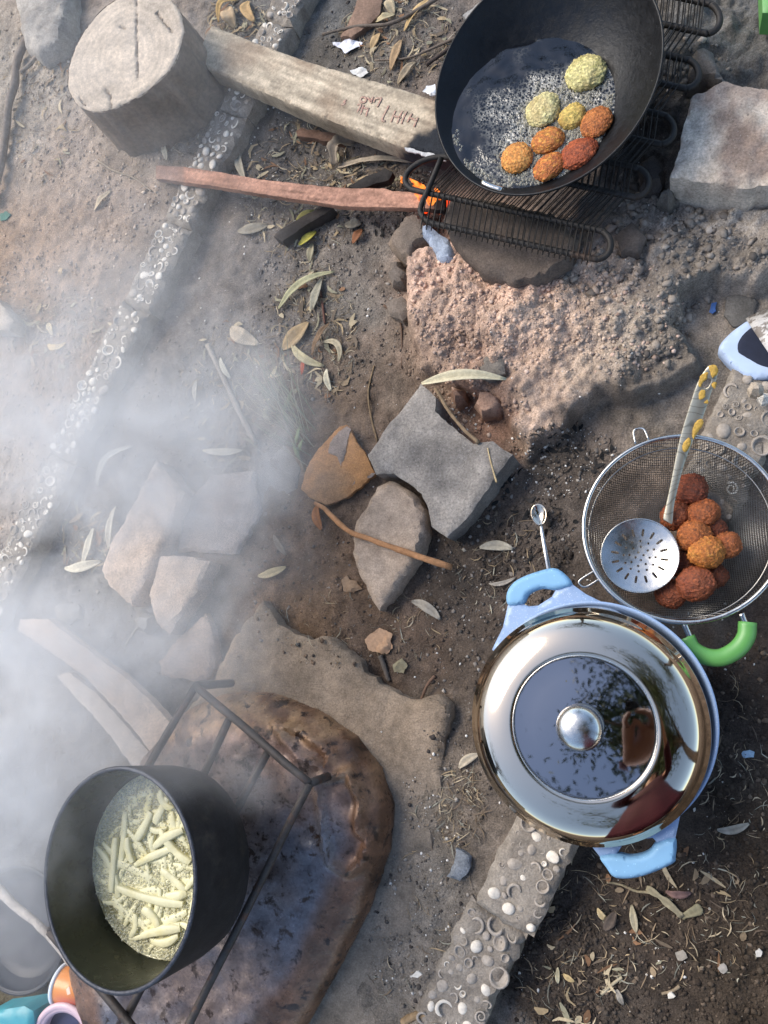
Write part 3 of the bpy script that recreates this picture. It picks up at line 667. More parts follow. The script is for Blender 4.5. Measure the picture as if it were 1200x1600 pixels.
WC = np.array([-.1263, .8758, .22]); WN = np.array([-.1616, -.1456, 1.]); WN /= np.linalg.norm(WN); WR, WD = .1788, .082
RS = (WR ** 2 + WD ** 2) / (2 * WD); SC = WC + WN * (RS - WD)
wk = empty('wok', WC - WN * WD, 'large black iron wok of bubbling oil tilted on the grate', 'wok')
am = math.asin(WR / RS)
pin = [(RS * math.sin(t) + 1e-5, RS - WD - RS * math.cos(t)) for t in np.linspace(0, am, 30)]
pout = [(r + .0025 * (i / 29) + .0005, z - .003) for i, (r, z) in enumerate(pin)]
prof = pin + [(WR + .0015, .0012), (WR + .0035, 0)] + pout[::-1]
V, F = lathe(prof, WC, WN, 128); mk('bowl', V, F, MT['iron'], wk)
tb = np.array([P(753,284,.222), P(766,290,.222), P(784,296,.22)]); V, F = tube(spline(tb, 8), .0042, 6); V[:, 2] = .2215 + (V[:, 2] - .2215) * .5; mk('rim_tab', V, F, MT['steel'], wk)
OZ = .1745; OR = math.sqrt(RS ** 2 - (SC[2] - OZ) ** 2)
def foam_oil(name, dark, foam, vs, lo=.26, hi=.5, mn=.0):
    m = M(name, dark, .05, var=0, bump=0, spec=.6); nt = m.node_tree; N = nt.nodes; L = nt.links; b = N['Principled BSDF']
    g_ = N.new('ShaderNodeNewGeometry'); at = N.new('ShaderNodeAttribute'); at.attribute_name = 'Col'
    v1 = N.new('ShaderNodeTexVoronoi'); v1.inputs['Scale'].default_value = vs; v2 = N.new('ShaderNodeTexVoronoi'); v2.inputs['Scale'].default_value = vs * 1.7
    for v in (v1, v2): L.new(g_.outputs['Position'], v.inputs['Vector'])
    ad = N.new('ShaderNodeMath'); ad.operation = 'MINIMUM'; L.new(v1.outputs['Distance'], ad.inputs[0]); L.new(v2.outputs['Distance'], ad.inputs[1])
    r = N.new('ShaderNodeMapRange'); L.new(ad.outputs[0], r.inputs[0]); r.inputs[1].default_value = lo; r.inputs[2].default_value = hi; r.inputs[3].default_value = mn; r.inputs[4].default_value = 1
    f = N.new('ShaderNodeMath'); f.operation = 'MULTIPLY'; L.new(r.outputs[0], f.inputs[0]); L.new(at.outputs['Fac'], f.inputs[1])
    x = N.new('ShaderNodeMix'); x.data_type = 'RGBA'; L.new(f.outputs[0], x.inputs[0]); x.inputs[6].default_value = (*lin(dark), 1); x.inputs[7].default_value = (*lin(foam), 1); L.new(x.outputs[2], b.inputs['Base Color'])
    bn = N.new('ShaderNodeBump'); bn.invert = True; bn.inputs['Distance'].default_value = .0022; L.new(ad.outputs[0], bn.inputs['Height']); L.new(at.outputs['Fac'], bn.inputs['Strength']); L.new(bn.outputs[0], b.inputs['Normal'])
    rr = N.new('ShaderNodeMapRange'); L.new(at.outputs['Fac'], rr.inputs[0]); rr.inputs[3].default_value = .04; rr.inputs[4].default_value = .16; L.new(rr.outputs[0], b.inputs['Roughness']); return m
def oil_disc(name, c, R, z, parent, mat, amp=.0012, seed=1, ffn=None):
    rr = np.linspace(0, 1, 40); A = np.linspace(0, 2 * math.pi, 96, endpoint=False); V = [(c[0], c[1], z)]; F = []
    for r in rr[1:]:
        for a in A: V.append((c[0] + R * r * math.cos(a), c[1] + R * r * math.sin(a), z))
    n = 96
    for k in range(n): F.append((0, 1 + k, 1 + (k + 1) % n))
    for i in range(len(rr) - 2):
        for k in range(n): a, b = 1 + i * n + k, 1 + i * n + (k + 1) % n; F.append((a, a + n, b + n, b))
    V = np.array(V); V[:, 2] += amp * fbm(V[:, 0], V[:, 1], 0, 45, 3, seed); return mk(name, V, F, mat, parent, col=None if ffn is None else np.repeat(np.clip(ffn(V[:, 0], V[:, 1]), 0, 1)[:, None], 3, 1))
fc = P(872, 195, OZ)
def wfoam(x, y): return 1.15 * np.exp(-(((x - fc[0]) / .105) ** 2 + ((y - fc[1]) / .105) ** 2) ** 1.6) + .35 * fbm(x, y, 0, 30, 4, 9) - .05
ol = oil_disc('frying_oil', SC, OR * 1.003, OZ, None, foam_oil('frying_oil', (9,11,15), (168,165,154), 150, .30, .56), ffn=wfoam); tag(ol, 'dark bubbling frying oil pooled in the iron wok', 'oil')
_bub = lathe([(math.sin(t), math.cos(t)) for t in np.linspace(.05, 1.6, 3)], seg=7)
def bubbles(name, pts, rad, parent, mat, seed):
    r = np.random.default_rng(seed); V = []; F = []; n = len(_bub[0]); fb = np.array(_bub[1])
    for i, p in enumerate(pts): V.append(_bub[0] * rad[i] + p); F.append(fb + i * n)
    o = mk(name, np.concatenate(V), np.concatenate(F), mat, parent); o['kind'] = 'stuff'; return o
MT['fal'] = M('falafel_crust', attr=True, rough=.45, var=.5, scale=260, bump=1.0, bscale=420, bdist=.003, spec=.45)
def falafel(label, c, r, col, spots, flat=.55, group=None, rot=0., stretch=1.15, seed=0):
    bm = bmesh.new(); bmesh.ops.create_icosphere(bm, subdivisions=5, radius=1); V = np.array([v.co[:] for v in bm.verts]); F = [tuple(v.index for v in f.verts) for f in bm.faces]; bm.free()
    n = fbm(V[:, 0], V[:, 1], V[:, 2] + seed, 1.6, 3, seed); cr = np.abs(fbm(V[:, 0], V[:, 1], V[:, 2] + seed * 2, 9, 3, seed + 3))
    k = 1 + .09 * n + .10 * cr; V = V * k[:, None]
    b = lin(col); s = lin(spots); t = np.clip(fbm(V[:, 0], V[:, 1], V[:, 2] + seed, 6, 3, seed + 9) * 1.6, 0, 1)[:, None]; t2 = np.clip(.35 + fbm(V[:, 0], V[:, 1], V[:, 2] + seed * 5, 1.3, 2, seed + 21), 0, 1)[:, None]; C = (b * (1 - .65 * t) + s * .65 * t) * (.7 + .85 * cr)[:, None] * (1 - .28 * t2 * np.array([.6, .9, 1.]))
    V[:, 0] *= stretch; V[:, 2] *= flat; ca, sa = math.cos(rot), math.sin(rot)
    V = np.stack([V[:, 0] * ca - V[:, 1] * sa, V[:, 0] * sa + V[:, 1] * ca, V[:, 2]], -1) * r + np.array(c)
    return tag(mk('falafel', V, F, MT['fal'], col=C), label, 'falafel', group)
FW = [((915,113),.0285,(216,203,138),(164,160,86),'big pale raw falafel floating nearest the oily wok wall',.2,1.06),((848,171),.0255,(222,209,148),(182,172,104),'pale yellow raw falafel half hidden in foam',1.0,1.12),((894,181),.0200,(214,182,98),(150,140,60),'small yellowish falafel between the pale and browned ones',.5,1.05),
 ((932,190),.0225,(192,118,58),(150,80,34),'orange falafel nearest the wok edge with crisp crust',.9,1.15),((855,218),.0205,(188,112,52),(226,170,70),'orange falafel with a yellow centre spot',.2,1.25),((807,246),.0240,(212,140,66),(230,180,96),'light orange falafel at the outer end of the foam',1.2,1.05),
 ((905,239),.0235,(170,84,44),(120,54,28),'darkest brown falafel frying in the wok',.5,1.25),((858,259),.0195,(186,106,50),(226,160,70),'small orange falafel lowest in the wok',.6,1.3)]
FWP = []
for i, ((x, y), r, c, s, l, ro, stt) in enumerate(FW):
    w = P(x, y, OZ + .006); FWP.append((w[0], w[1], r)); falafel(l, (w[0], w[1], OZ + .004), r, c, s, .5, 'falafel frying in the wok', ro, stt, i + 1)
pts = []; rad = []
fc = P(868, 200, OZ)
for i in range(26000):
    a = RNG.uniform(0, 6.283); q = math.sqrt(RNG.uniform(0, 1)) * OR * .985; x, y = SC[0] + q * math.cos(a), SC[1] + q * math.sin(a)
    den = .26 * float(wfoam(x, y)) + .25 * (q > OR * .9) * (y < SC[1]) - .12
    dm = min(math.hypot(x - p[0], y - p[1]) - p[2] for p in FWP)
    if dm < .0015: continue
    if RNG.random() > den + .35 * math.exp(-(dm / .012) ** 2) - .02: continue
    r_ = float(.0008 + .0027 * RNG.random() ** 2.2) ; pts.append(np.array([x, y, OZ + .0003])); rad.append(r_)
bubbles('oil_foam', pts, rad, ol, MT['bubble'], 3)

# ------------------------------------------------------------------ blue pot with steel lid
LC = np.array([-.1112, -.1073, .128]); LR = .1665
PC = P(927, 1121, .115)
bp = empty('blue_pot', (PC[0], PC[1], -.03), 'wide speckled blue pot with two grip handles under a steel lid', 'pot')
pr = [(.001, -.145), (.120, -.145), (.142, -.138), (.152, -.120), (.160, -.03), (.1655, -.004), (.168, .0), (.168, .004), (.165, .005), (.162, .001), (.156, -.02), (.146, -.12), (.13, -.136), (.001, -.138)]
V, F = lathe(pr, PC, seg=128); mk('body', V, F, MT['blue'], bp)
EARS = [([(793,945),(785,980),(768,1015),(800,1050),(900,1000),(990,970),(950,945),(915,928),(893,912),(868,921),(862,932),(840,946),(825,947),(816,943)], [(793,945),(791,925),(806,906),(840,892),(870,888),(893,912),(868,921),(845,919),(825,928),(816,943)]),
        ([(920,1318),(937,1340),(963,1336),(972,1322),(1000,1313),(1020,1310),(1027,1318),(1055,1312),(1063,1275),(1000,1250),(930,1290)], [(937,1340),(947,1358),(958,1372),(977,1375),(1007,1370),(1050,1352),(1056,1340),(1055,1312),(1027,1318),(1013,1333),(987,1340),(963,1336)])]
for ear, grip in EARS:
    hd_ = slab('handle', ear, .112, .012, MT['blue'], bp, res=.005, bevel=.004, rough=0, jit=0)
    slab('grip', grip, .1165, .021, MT['bluegrip'], hd_, res=.0032, bevel=.007, rough=0, jit=0, curve=4)
ld = empty('steel_lid', (LC[0], LC[1], .12), 'mirror polished domed steel lid resting on the blue pot', 'lid')
pr = [(.1665, -.004), (.1672, 0), (.1660, .003), (.1610, .007), (.1585, .014), (.1525, .0235), (.143, .0315), (.130, .0365), (.114, .0395), (.104, .0405), (.0985, .0408), (.0970, .0398), (.0960, .0380)]
V, F = lathe(pr, LC, seg=160); mk('dome', V, F, MT['chrome'], ld)
V, F = lathe([(.0962, .0379), (.094, .0378), (.07, .0392), (.04, .0402), (.03, .0405), (.001, .0407)], LC, seg=128); mk('centre_disc', V, F, MT['darksteel'], ld)
KC = LC + np.array([-.003, 0, .04])
V, F = lathe([(.030, .0008), (.027, .002), (.013, .004), (.012, .010), (.022, .013), (.0295, .016), (.0315, .021), (.030, .027), (.025, .0325), (.017, .0365), (.008, .0382), (.0005, .0386)], KC, seg=64); mk('knob', V, F, MT['steel'], ld)
V, F = lathe([(.0986, .0405), (.0978, .0416), (.0966, .0414), (.0960, .0385)], LC, seg=128); mk('disc_edge', V, F, MT['steel'], ld)

# ------------------------------------------------------------------ strainer
SCN = np.array([.0344, .1752, .100]); SRR = .1385
sn = empty('mesh_strainer', (SCN[0], SCN[1], -.02), 'round wire mesh strainer with green handle holding fried falafel', 'strainer')
A = np.linspace(0, 2 * math.pi, 97)[:-1]
def ringtube(c, R, r, seg=96, ts=10, squash=1.):
    pr = [(R + r * math.cos(a), r * squash * math.sin(a)) for a in np.linspace(0, 2 * math.pi, ts, endpoint=False)]; return lathe(pr, c, seg=seg, closed=True)
V, F = ringtube(SCN, SRR, .0036); mk('rim', V, F, MT['steel'], sn)
RC = SCN + np.array([-.004, -.004, -.017]); V, F = ringtube(RC, .1285, .0012, ts=6); mk('inner_ring', V, F, MT['wire'], sn)
def bowl_z(x, y):
    q = np.hypot(x, y) / .130
    return -.017 - .098 * np.sqrt(np.clip(1 - np.clip(q, 0, 1) ** 2.2, 0, 1)) * np.where(q < 1, 1, 0) + np.where(q >= 1, (np.hypot(x, y) - .130) * 1.9, 0)
parts = []
sp = .0030; k = int(SRR / sp)
for i in range(-k, k + 1):
    c = i * sp; h = math.sqrt(max(0, (SRR - .001) ** 2 - c * c))
    if h < .01: continue
    m = max(6, int(2 * h / .0055)); u = np.linspace(-h, h, m)
    for ax in (0, 1):
        x, y = (u, np.full(m, c)) if ax == 0 else (np.full(m, c), u)
        q = np.stack([x + SCN[0], y + SCN[1], SCN[2] + bowl_z(x, y)], -1); parts.append(tube(q, .00058, 3, cap=False))
V, F = joinVF(parts); mk('wire_mesh', V, np.array(F), MT['wire'], sn)
for pts in ([(993,694),(990,675),(996,670),(1006,671),(1014,688)], [(932,890),(908,905),(905,912),(915,917),(936,905)]):
    s = spline([P(x, y, .100) for x, y in pts], 20); V, F = tube(s, .0017, 6); mk('hook_loop', V, F, MT['steel'], sn)
for pts in ([(1068,972),(1080,1000)], [(1158,958),(1165,975)]):
    s = spline([P(x, y, z) for (x, y), z in zip(pts, (.097, .090))], 6); V, F = tube(s, .0045, 8); mk('handle_strut', V, F, MT['steel'], sn)
hp = [(1072,996),(1082,1014),(1104,1026),(1128,1027),(1152,1014),(1166,994),(1168,972)]
s = spline([P(x, y, .088) for x, y in hp], 28); V, F = tube(s, [.0125] * 28, 12)
tv = s.mean(0); V2 = V.copy(); V2[:, 2] = .088 + (V[:, 2] - .088) * .75; mk('handle', V2, F, MT['green'], sn)
FS = [((1078,765),.021,(124,62,36),(84,40,26),'dark brown falafel at the top of the strainer heap',0,.048),((1098,803),.020,(158,88,44),(108,60,32),'flat brown falafel lying under the skimmer handle',.3,.05),((1056,806),.019,(140,76,42),(94,48,28),'brown falafel wedged between skimmer bowl and heap',.8,.045),((1084,838),.021,(172,100,48),(118,66,34),'round orange brown falafel in the middle of the strainer heap',.4,.056),
 ((1104,863),.0215,(186,116,52),(204,144,62),'lightest golden falafel lying uppermost in the strainer heap',.1,.062),((1136,852),.017,(158,90,46),(112,62,32),'small falafel at the side of the golden one',.9,.050),((1087,912),.0225,(144,78,46),(98,48,30),'large brown falafel lowest in the strainer heap',.5,.058),((1048,928),.019,(130,68,40),(90,46,28),'dark flat falafel partly under the skimmer bowl',.2,.040),
 ((1112,828),.018,(120,62,36),(86,42,26),'shadowed falafel buried behind the golden one',.2,.036),((1066,880),.018,(110,58,34),(80,40,24),'shadowed falafel hidden beside the skimmer bowl',1.2,.036),((1116,900),.016,(118,62,36),(84,42,26),'small shadowed falafel behind the large brown one',.7,.034)]
for i, ((x, y), r, c, s, l, ro, z) in enumerate(FS):
    falafel(l, P(x, y, z), r * 1.13, c, s, .86, 'falafel draining in the strainer', ro, 1.06, 40 + i)

# ------------------------------------------------------------------ skimmer spoon
SKC = P(999, 868, .070); SKR = .0565
sk = empty('skimmer', (SKC[0], SKC[1], SKC[2] - .012), 'slotted steel skimmer with patterned handle resting across the strainer', 'skimmer')
def slot(r, a, L, w):
    d = np.array([math.cos(a), math.sin(a)]); n = np.array([-d[1], d[0]]); c = SKC[:2] + d * r; q = []
    for t in np.linspace(-math.pi / 2, math.pi / 2, 5): q.append(c + d * (L + w * math.cos(t)) + n * w * math.sin(t))
    for t in np.linspace(math.pi / 2, 3 * math.pi / 2, 5): q.append(c + d * (-L + w * math.cos(t)) + n * w * math.sin(t))
    return q
holes = [slot(.0365, 2 * math.pi * i / 16 + .2, .0040, .0018) for i in range(16)]
for rr, n in ((.0235, 12), (.0150, 8), (.0062, 4)):
    for i in range(n):
        a = 2 * math.pi * i / n + rr * 40; c = SKC[:2] + rr * np.array([math.cos(a), math.sin(a)]); holes.append([c + .0019 * np.array([math.cos(t), math.sin(t)]) for t in np.linspace(0, 2 * math.pi, 9)[:-1]])
def dish(x, y, d):
    q = np.hypot(x - SKC[0], y - SKC[1]) / SKR; return -.011 * (1 - q ** 2) * np.where(q < 1, 1, 0) + .0
dirh = (P(1115, 568, .1)[:2] - SKC[:2]); dirh /= np.linalg.norm(dirh)
circle = [SKC[:2] + SKR * np.array([math.cos(a), math.sin(a)]) * (1 + .0) for a in np.linspace(0, 2 * math.pi, 73)[:-1]]
slab('spoon_bowl', circle, SKC[2], .0016, MT['steel'], sk, res=.0032, bevel=0, rough=0, jit=0, world=True, holes=holes, zfn=dish, layers=1)
V, F = ringtube(SKC, SKR, .0013, ts=6); mk('bowl_rim', V, F, MT['steel'], sk)
HL = [((1034,812),(1052,822)),((1040,790),(1052,795)),((1047,757),(1060,762)),((1055,715),(1070,722)),((1063,678),(1084,687)),((1075,640),(1101,650)),((1086,605),(1114,606)),((1091,594),(1121,592)),((1099,580),(1123,580)),((1108,570),(1119,571))]
def hz(y): return float(np.interp(y, [568, 690, 800, 830], [.158, .108, .072, .069]))
V = []; nn = 5
for a, b in HL:
    for k in range(nn):
        t = k / (nn - 1); x = a[0] + (b[0] - a[0]) * t; y = a[1] + (b[1] - a[1]) * t; V.append(P(x, y, hz(y)) + np.array([0, 0, .0015 * (1 - (2 * t - 1) ** 2)]))
F = [(i * nn + k, i * nn + k + 1, (i + 1) * nn + k + 1, (i + 1) * nn + k) for i in range(len(HL) - 1) for k in range(nn - 1) if not (i in (6,) and k in (1, 2))]
MT['pattern'] = M('patterned_steel', (186, 176, 152), .34, metal=.85, var=.1, scale=60, bump=.1, bscale=300)
_n = MT['pattern'].node_tree; _w = _n.nodes.new('ShaderNodeTexWave'); _w.wave_type = 'RINGS'; _w.inputs['Scale'].default_value = 26; _w.inputs['Distortion'].default_value = 14; _w.inputs['Detail'].default_value = 1; _w.inputs['Detail Scale'].default_value = .9
_g = _n.nodes.new('ShaderNodeNewGeometry'); _n.links.new(_g.outputs['Position'], _w.inputs['Vector']); _r = _n.nodes.new('ShaderNodeMapRange'); _n.links.new(_w.outputs['Fac'], _r.inputs[0]); _r.inputs[1].default_value = .0; _r.inputs[2].default_value = .09; _r.inputs[3].default_value = .6; _r.inputs[4].default_value = 1
_b = _n.nodes['Principled BSDF']; _src = _b.inputs['Base Color'].links[0].from_socket; _mx = _n.nodes.new('ShaderNodeMix'); _mx.data_type = 'RGBA'; _mx.blend_type = 'MULTIPLY'; _mx.inputs[0].default_value = 1
_cc = _n.nodes.new('ShaderNodeCombineColor'); [_n.links.new(_r.outputs[0], _cc.inputs[i]) for i in range(3)]; _n.links.new(_src, _mx.inputs[6]); _n.links.new(_cc.outputs[0], _mx.inputs[7]); _n.links.new(_mx.outputs[2], _b.inputs['Base Color'])
ho = mk('handle', np.array(V), F, MT['pattern'], sk); md = ho.modifiers.new('t', 'SOLIDIFY'); md.thickness = .0018; md.offset = -1; md2 = ho.modifiers.new('s', 'SUBSURF'); md2.levels = 2; md2.render_levels = 2
MT['batter'] = M('dried_batter', (188, 150, 66), .7, var=.35, scale=200, bump=.8, bscale=300)
for i, (pl, dz) in enumerate([([(1091,598),(1096,586),(1106,582),(1104,590),(1098,596),(1094,603)], .002), ([(1107,572),(1118,570),(1122,580),(1114,588),(1110,580)], .002), ([(1088,660),(1096,656),(1098,662),(1090,674),(1084,684),(1082,672)], .002), ([(1112,600),(1119,598),(1117,606)], .002), ([(1100,629),(1106,624),(1107,630)], .002), ([(1068,690),(1076,684),(1080,692),(1072,704),(1066,700)], .002), ([(1094,612),(1102,610),(1100,620),(1093,622)], .002)]):
    zc = hz(np.mean([q[1] for q in pl])) + .0035; slab('batter_smear', pl, zc, .0035, MT['batter'], sk, res=.0018, bevel=.0012, rough=.0008, jit=.0016, tilt=(0, .35), curve=3)

# ------------------------------------------------------------------ teaspoon
ts = empty('teaspoon', gpt(845, 830), 'small steel teaspoon tucked under the pot handle', 'spoon')
tc_ = P(842, 804, .012); V = []; F = []; nr, na = 7, 28
ax = P(858, 890, .012) - tc_; ax = ax[:2] / np.linalg.norm(ax[:2]); pxx = np.array([-ax[1], ax[0]])
for i in range(nr + 1):
    q = i / nr
    for k in range(na):
        a = 2 * math.pi * k / na; e = ax * math.cos(a) * .0185 + pxx * math.sin(a) * (.0125 - .0015 * math.cos(a)); V.append((*(tc_[:2] + e * q), tc_[2] - .006 * (1 - q * q)))
for i in range(nr):
    for k in range(na): F.append((i * na + k, (i + 1) * na + k, (i + 1) * na + (k + 1) % na, i * na + (k + 1) % na))
o = mk('spoon_bowl', np.array(V), F, MT['chrome'], ts); md = o.modifiers.new('t', 'SOLIDIFY'); md.thickness = .0012
s = spline([P(845, 820, .0125), P(848, 838, .018), P(853, 865, .02), P(859, 896, .016)], 14); V, F = tube(s, np.linspace(.0026, .0048, 14), 8); V[:, 2] = np.repeat(s[:, 2], 8) + (V[:, 2] - np.repeat(s[:, 2], 8)) * .35; mk('handle', V, F, MT['steel'], ts)

# ------------------------------------------------------------------ sandal
MT['sandal'] = M('pale_blue_foam', (178, 196, 222), .6, var=.08, scale=60, bump=.1, bscale=200)
MT['navy'] = M('navy_insole', (30, 36, 54), .8, var=.15, scale=80, bump=.3, bscale=400)
MT['strap'] = M('silver_print', (196, 192, 186), .5, metal=.1, var=.25, scale=120, bump=.3, bscale=200, second=(120, 112, 104), sec_scale=60, sec_lo=.5, sec_hi=.56)
sd = empty('sandal', gpt(1190, 545), 'pale blue sandal with navy insole and silver printed strap', 'sandal')
zg = gl(1150, 560)
SOLE = [(1123,547),(1127,534),(1142,518),(1165,501),(1200,480),(1260,452),(1330,470),(1345,530),(1290,578),(1215,588),(1180,591),(1162,586),(1145,572),(1131,558)]
slab('sole', SOLE, zg + .026, .026, MT['sandal'], sd, res=.005, bevel=.007, rough=.0003, jit=0, curve=4)
slab('insole', [(1153,548),(1153,537),(1160,524),(1176,510),(1200,497),(1262,470),(1318,486),(1328,524),(1280,562),(1215,574),(1190,570),(1172,561),(1158,553)], zg + .0285, .003, MT['navy'], sd, res=.005, bevel=.0015, rough=.0003, jit=.0006, curve=3)
V = []
for i in range(9):
    t = i / 8; a = np.array([1166, 500.]) * (1 - t) + np.array([1228, 592.]) * t; b = np.array([1225, 470.]) * (1 - t) + np.array([1292, 574.]) * t; h = zg + .028 + .030 * math.sin(math.pi * t) ** .8 - (.01 if i in (0, 8) else 0)
    for k in range(5): q = a + (b - a) * k / 4; V.append(P(q[0], q[1], h + .012 * k / 4 * math.sin(math.pi * t)))
F = [(i * 5 + k, i * 5 + k + 1, (i + 1) * 5 + k + 1, (i + 1) * 5 + k) for i in range(8) for k in range(4)]
o = mk('strap', np.array(V), F, MT['strap'], sd); md = o.modifiers.new('t', 'SOLIDIFY'); md.thickness = .003

# ------------------------------------------------------------------ rusty sheet, stand, frying pot
RSH = [(300,1105),(345,1085),(385,1078),(430,1081),(500,1106),(560,1150),(595,1200),(612,1260),(606,1330),(576,1420),(532,1510),(482,1600),(430,1690),(150,1690),(120,1500),(170,1330),(230,1180)]
RW = W2(RSH, .05); EMB = W2([(500,1216),(545,1205),(562,1255),(559,1300),(574,1316),(563,1352),(541,1366),(517,1346),(508,1300)], .08)
EMB2 = W2([(430,1130),(470,1140),(520,1180),(512,1200),(470,1180)], .08)
def rs_z(x, y, d):
    z = .062 * np.sqrt(np.clip(1 - (1 - np.minimum(d / .085, 1)) ** 2, 0, 1)) + .006 * fbm(x, y, 0, 7, 3, 4) * sstep(.0, .05, d) + .004 * fbm(x, y, 0, 18, 3, 6) * sstep(.0, .03, d)
    for e, h in ((EMB, .013), (EMB2, .009)):
        de = pdist(x, y, e); ins = inpoly(x, y, e); z = z + h * np.exp(-(de / .008) ** 2) - np.where(ins, .005 * sstep(0, .016, de), 0)
    return z
def rs_col(qx, qy, V):
    d = pdist(V[:, 0], V[:, 1], RW); b = lin((120,104,96)); blue = lin((104,102,106)); br = lin((116,86,66)); tan = lin((172,138,102)); dk = lin((70,54,46))
    n = fbm(V[:, 0], V[:, 1], V[:, 2], 9, 4, 3); n2 = fbm(V[:, 0], V[:, 1], V[:, 2], 22, 4, 13)
    t = np.clip(.5 + n, 0, 1)[:, None]; c = b * (1 - t) + blue * t
    up = (sstep(1330, 1150, qy) * np.clip(.6 + n2, 0, 1))[:, None]; c = c * (1 - up * .8) + lin((142,112,98)) * up * .8
    e = sstep(.085, .05, d + n2 * .012)[:, None]; rim = br * (1 + .5 * n2)[:, None]; ty = (sstep(1330, 1100, qy) * np.clip(.35 + n2 * 1.3, 0, 1))[:, None]; rim = rim * (1 - ty) + tan * ty
    c = c * (1 - e) + rim * e; k = np.clip(n2 * 1.6 - .45, 0, 1)[:, None]; return c * (1 - k * .6) + dk * k * .6
MT['rust'] = M('burnt_sheet_metal', attr=True, rough=.36, metal=.25, var=.3, scale=50, bump=.45, bscale=160, bdist=.002, spec=.5, rvar=.18, second=(58, 44, 36), sec_scale=38, sec_lo=.56, sec_hi=.63, fvar=.22, fscale=210)
o = slab('rusty_sheet', RSH, .026, .030, MT['rust'], res=.0052, bevel=.002, rough=.0012, jit=.0015, zfn=rs_z, colfn=rs_col); tag(o, 'dented brown and blue heat stained metal sheet under the fry pot', 'metal sheet')

SZ = .165
st = empty('iron_stand', P(300, 1400, .08), 'welded iron rod stand carrying the tall fry pot', 'stand')
MT['rod'] = M('rusty_rod', (74, 68, 64), .6, metal=.4, var=.3, scale=80, bump=.5, bscale=260, second=(104, 74, 58), sec_scale=30, sec_lo=.55, sec_hi=.7)
def rod(a, b, za=SZ, zb_=None, r=.0068, name='bar'):
    s = spline([P(*a, za), P(*b, za if zb_ is None else zb_)], 12); s[:, 2] += .0015 * np.sin(np.arange(12) * .9); V, F = tube(s, r, 8, wob=.10, seed=int(a[0])); return mk(name, V, F, MT['rod'], st)
A_, B_, D_, E_ = (306,1072), (484,1224), (262,1668), (78,1455)
rod(A_, B_); rod(B_, D_); rod(A_, E_); rod(E_, D_)
rod((358,1124), (180,1520), SZ - .012); rod((418,1176), (196,1592), SZ - .012)
def leg(a, zf):
    t = P(*a, SZ); V, F = tube([t, np.array([t[0] - .0, t[1], zf + (SZ - zf) * .5]), np.array([t[0], t[1], zf])], .0072, 8); mk('leg', V, F, MT['rod'], st)
for a, zf in ((A_, .05), (B_, .075), (D_, .03), (E_, .0)): leg(a, zf)

s_ = (1.3 - .31) / (1.3 - .42)
FC = np.array([-.6819 * s_, -.2903 * s_, .31]); FR = .1333 * s_; FN = np.array([-.1528, .0409, 1.]); FN /= np.linalg.norm(FN)
MT['potin'] = M('oily_pot_inside', (46, 48, 36), .3, metal=.3, var=.25, scale=30, bump=.15, bscale=90, rvar=.1)
MT['potout'] = M('sooty_aluminium', (44, 44, 45), .6, metal=.4, var=.4, scale=35, bump=.3, bscale=200, second=(70, 66, 60), sec_scale=20, sec_lo=.55, sec_hi=.75)
MT['potrim'] = M('pot_rim', (70, 72, 78), .4, metal=.7, var=.4, scale=120, bump=.6, bscale=300)
fp = empty('fry_pot', FC - FN * .145, 'tall soot blackened pot of frying potato chips on the iron stand', 'pot')
V, F = lathe([(FR + .001, -.002), (FR + .002, -.02), (FR - .004, -.10), (FR - .010, -.130), (FR - .024, -.143), (.001, -.146)], FC, FN, 96); mk('wall', V, F, MT['potout'], fp)
V, F = lathe([(FR - .003, -.001), (FR - .005, -.03), (FR - .011, -.11), (FR - .022, -.132), (.001, -.134)], FC, FN, 96); mk('inside', V, F, MT['potin'], fp)
pr = [(FR + .0035 * math.cos(a), .0026 * math.sin(a)) for a in np.linspace(0, 2 * math.pi, 10, endpoint=False)]; V, F = lathe(pr, FC, FN, 96, closed=True); mk('rim', V, F, MT['potrim'], fp)
# oil level and chips
FZ = FC[2] - .098; fd = .098
fo = FC - FN * fd / FN[2] * 1.0; FOR_ = FR - .0108
fol = oil_disc('frying_oil', (fo[0], fo[1]), FOR_ * 1.004, FZ, None, foam_oil('chip_oil', (96,88,40), (226,220,178), 170, .1, .42, .35), seed=5, ffn=lambda x, y: .95 + .75 * fbm(x, y, 0, 22, 4, 29) + .2 * sstep(-.12, .06, x - fo[0])); tag(fol, 'yellowish bubbling oil around the chips in the fry pot', 'oil')
MT['chip'] = M('potato_chip', (226, 220, 178), .4, var=.10, scale=60, bump=.25, bscale=260, spec=.4, second=(216, 204, 140), sec_scale=22, sec_lo=.52, sec_hi=.72)
def chip(c, ang, L, w, bend, tilt):
    n = 9; V = []; F = []
    for i in range(n):
        t = i / (n - 1) - .5; x = t * L; y = bend * (1 - 4 * t * t); k = (1 - .30 * (abs(2 * t)) ** 5) * (1 + .10 * math.sin(7 * t + ang * 3))
        for dy, dz in ((-1, -.7), (-.75, -.95), (.75, -.95), (1, -.7), (1.04, 0), (.98, .66), (.7, .9), (-.7, .9), (-.98, .66), (-1.04, 0)): V.append((x, y + dy * w * k * .5, dz * w * k * .5 + tilt * t * L))
    m = 10
    for i in range(n - 1):
        for k in range(m): a, b = i * m + k, i * m + (k + 1) % m; F.append((a, b, b + m, a + m))
    F.append(tuple(range(m))[::-1]); F.append(tuple(range((n - 1) * m, n * m))); V = np.array(V); ca, sa = math.cos(ang), math.sin(ang)
    return np.stack([V[:, 0] * ca - V[:, 1] * sa + c[0], V[:, 0] * sa + V[:, 1] * ca + c[1], V[:, 2] + c[2]], -1), F
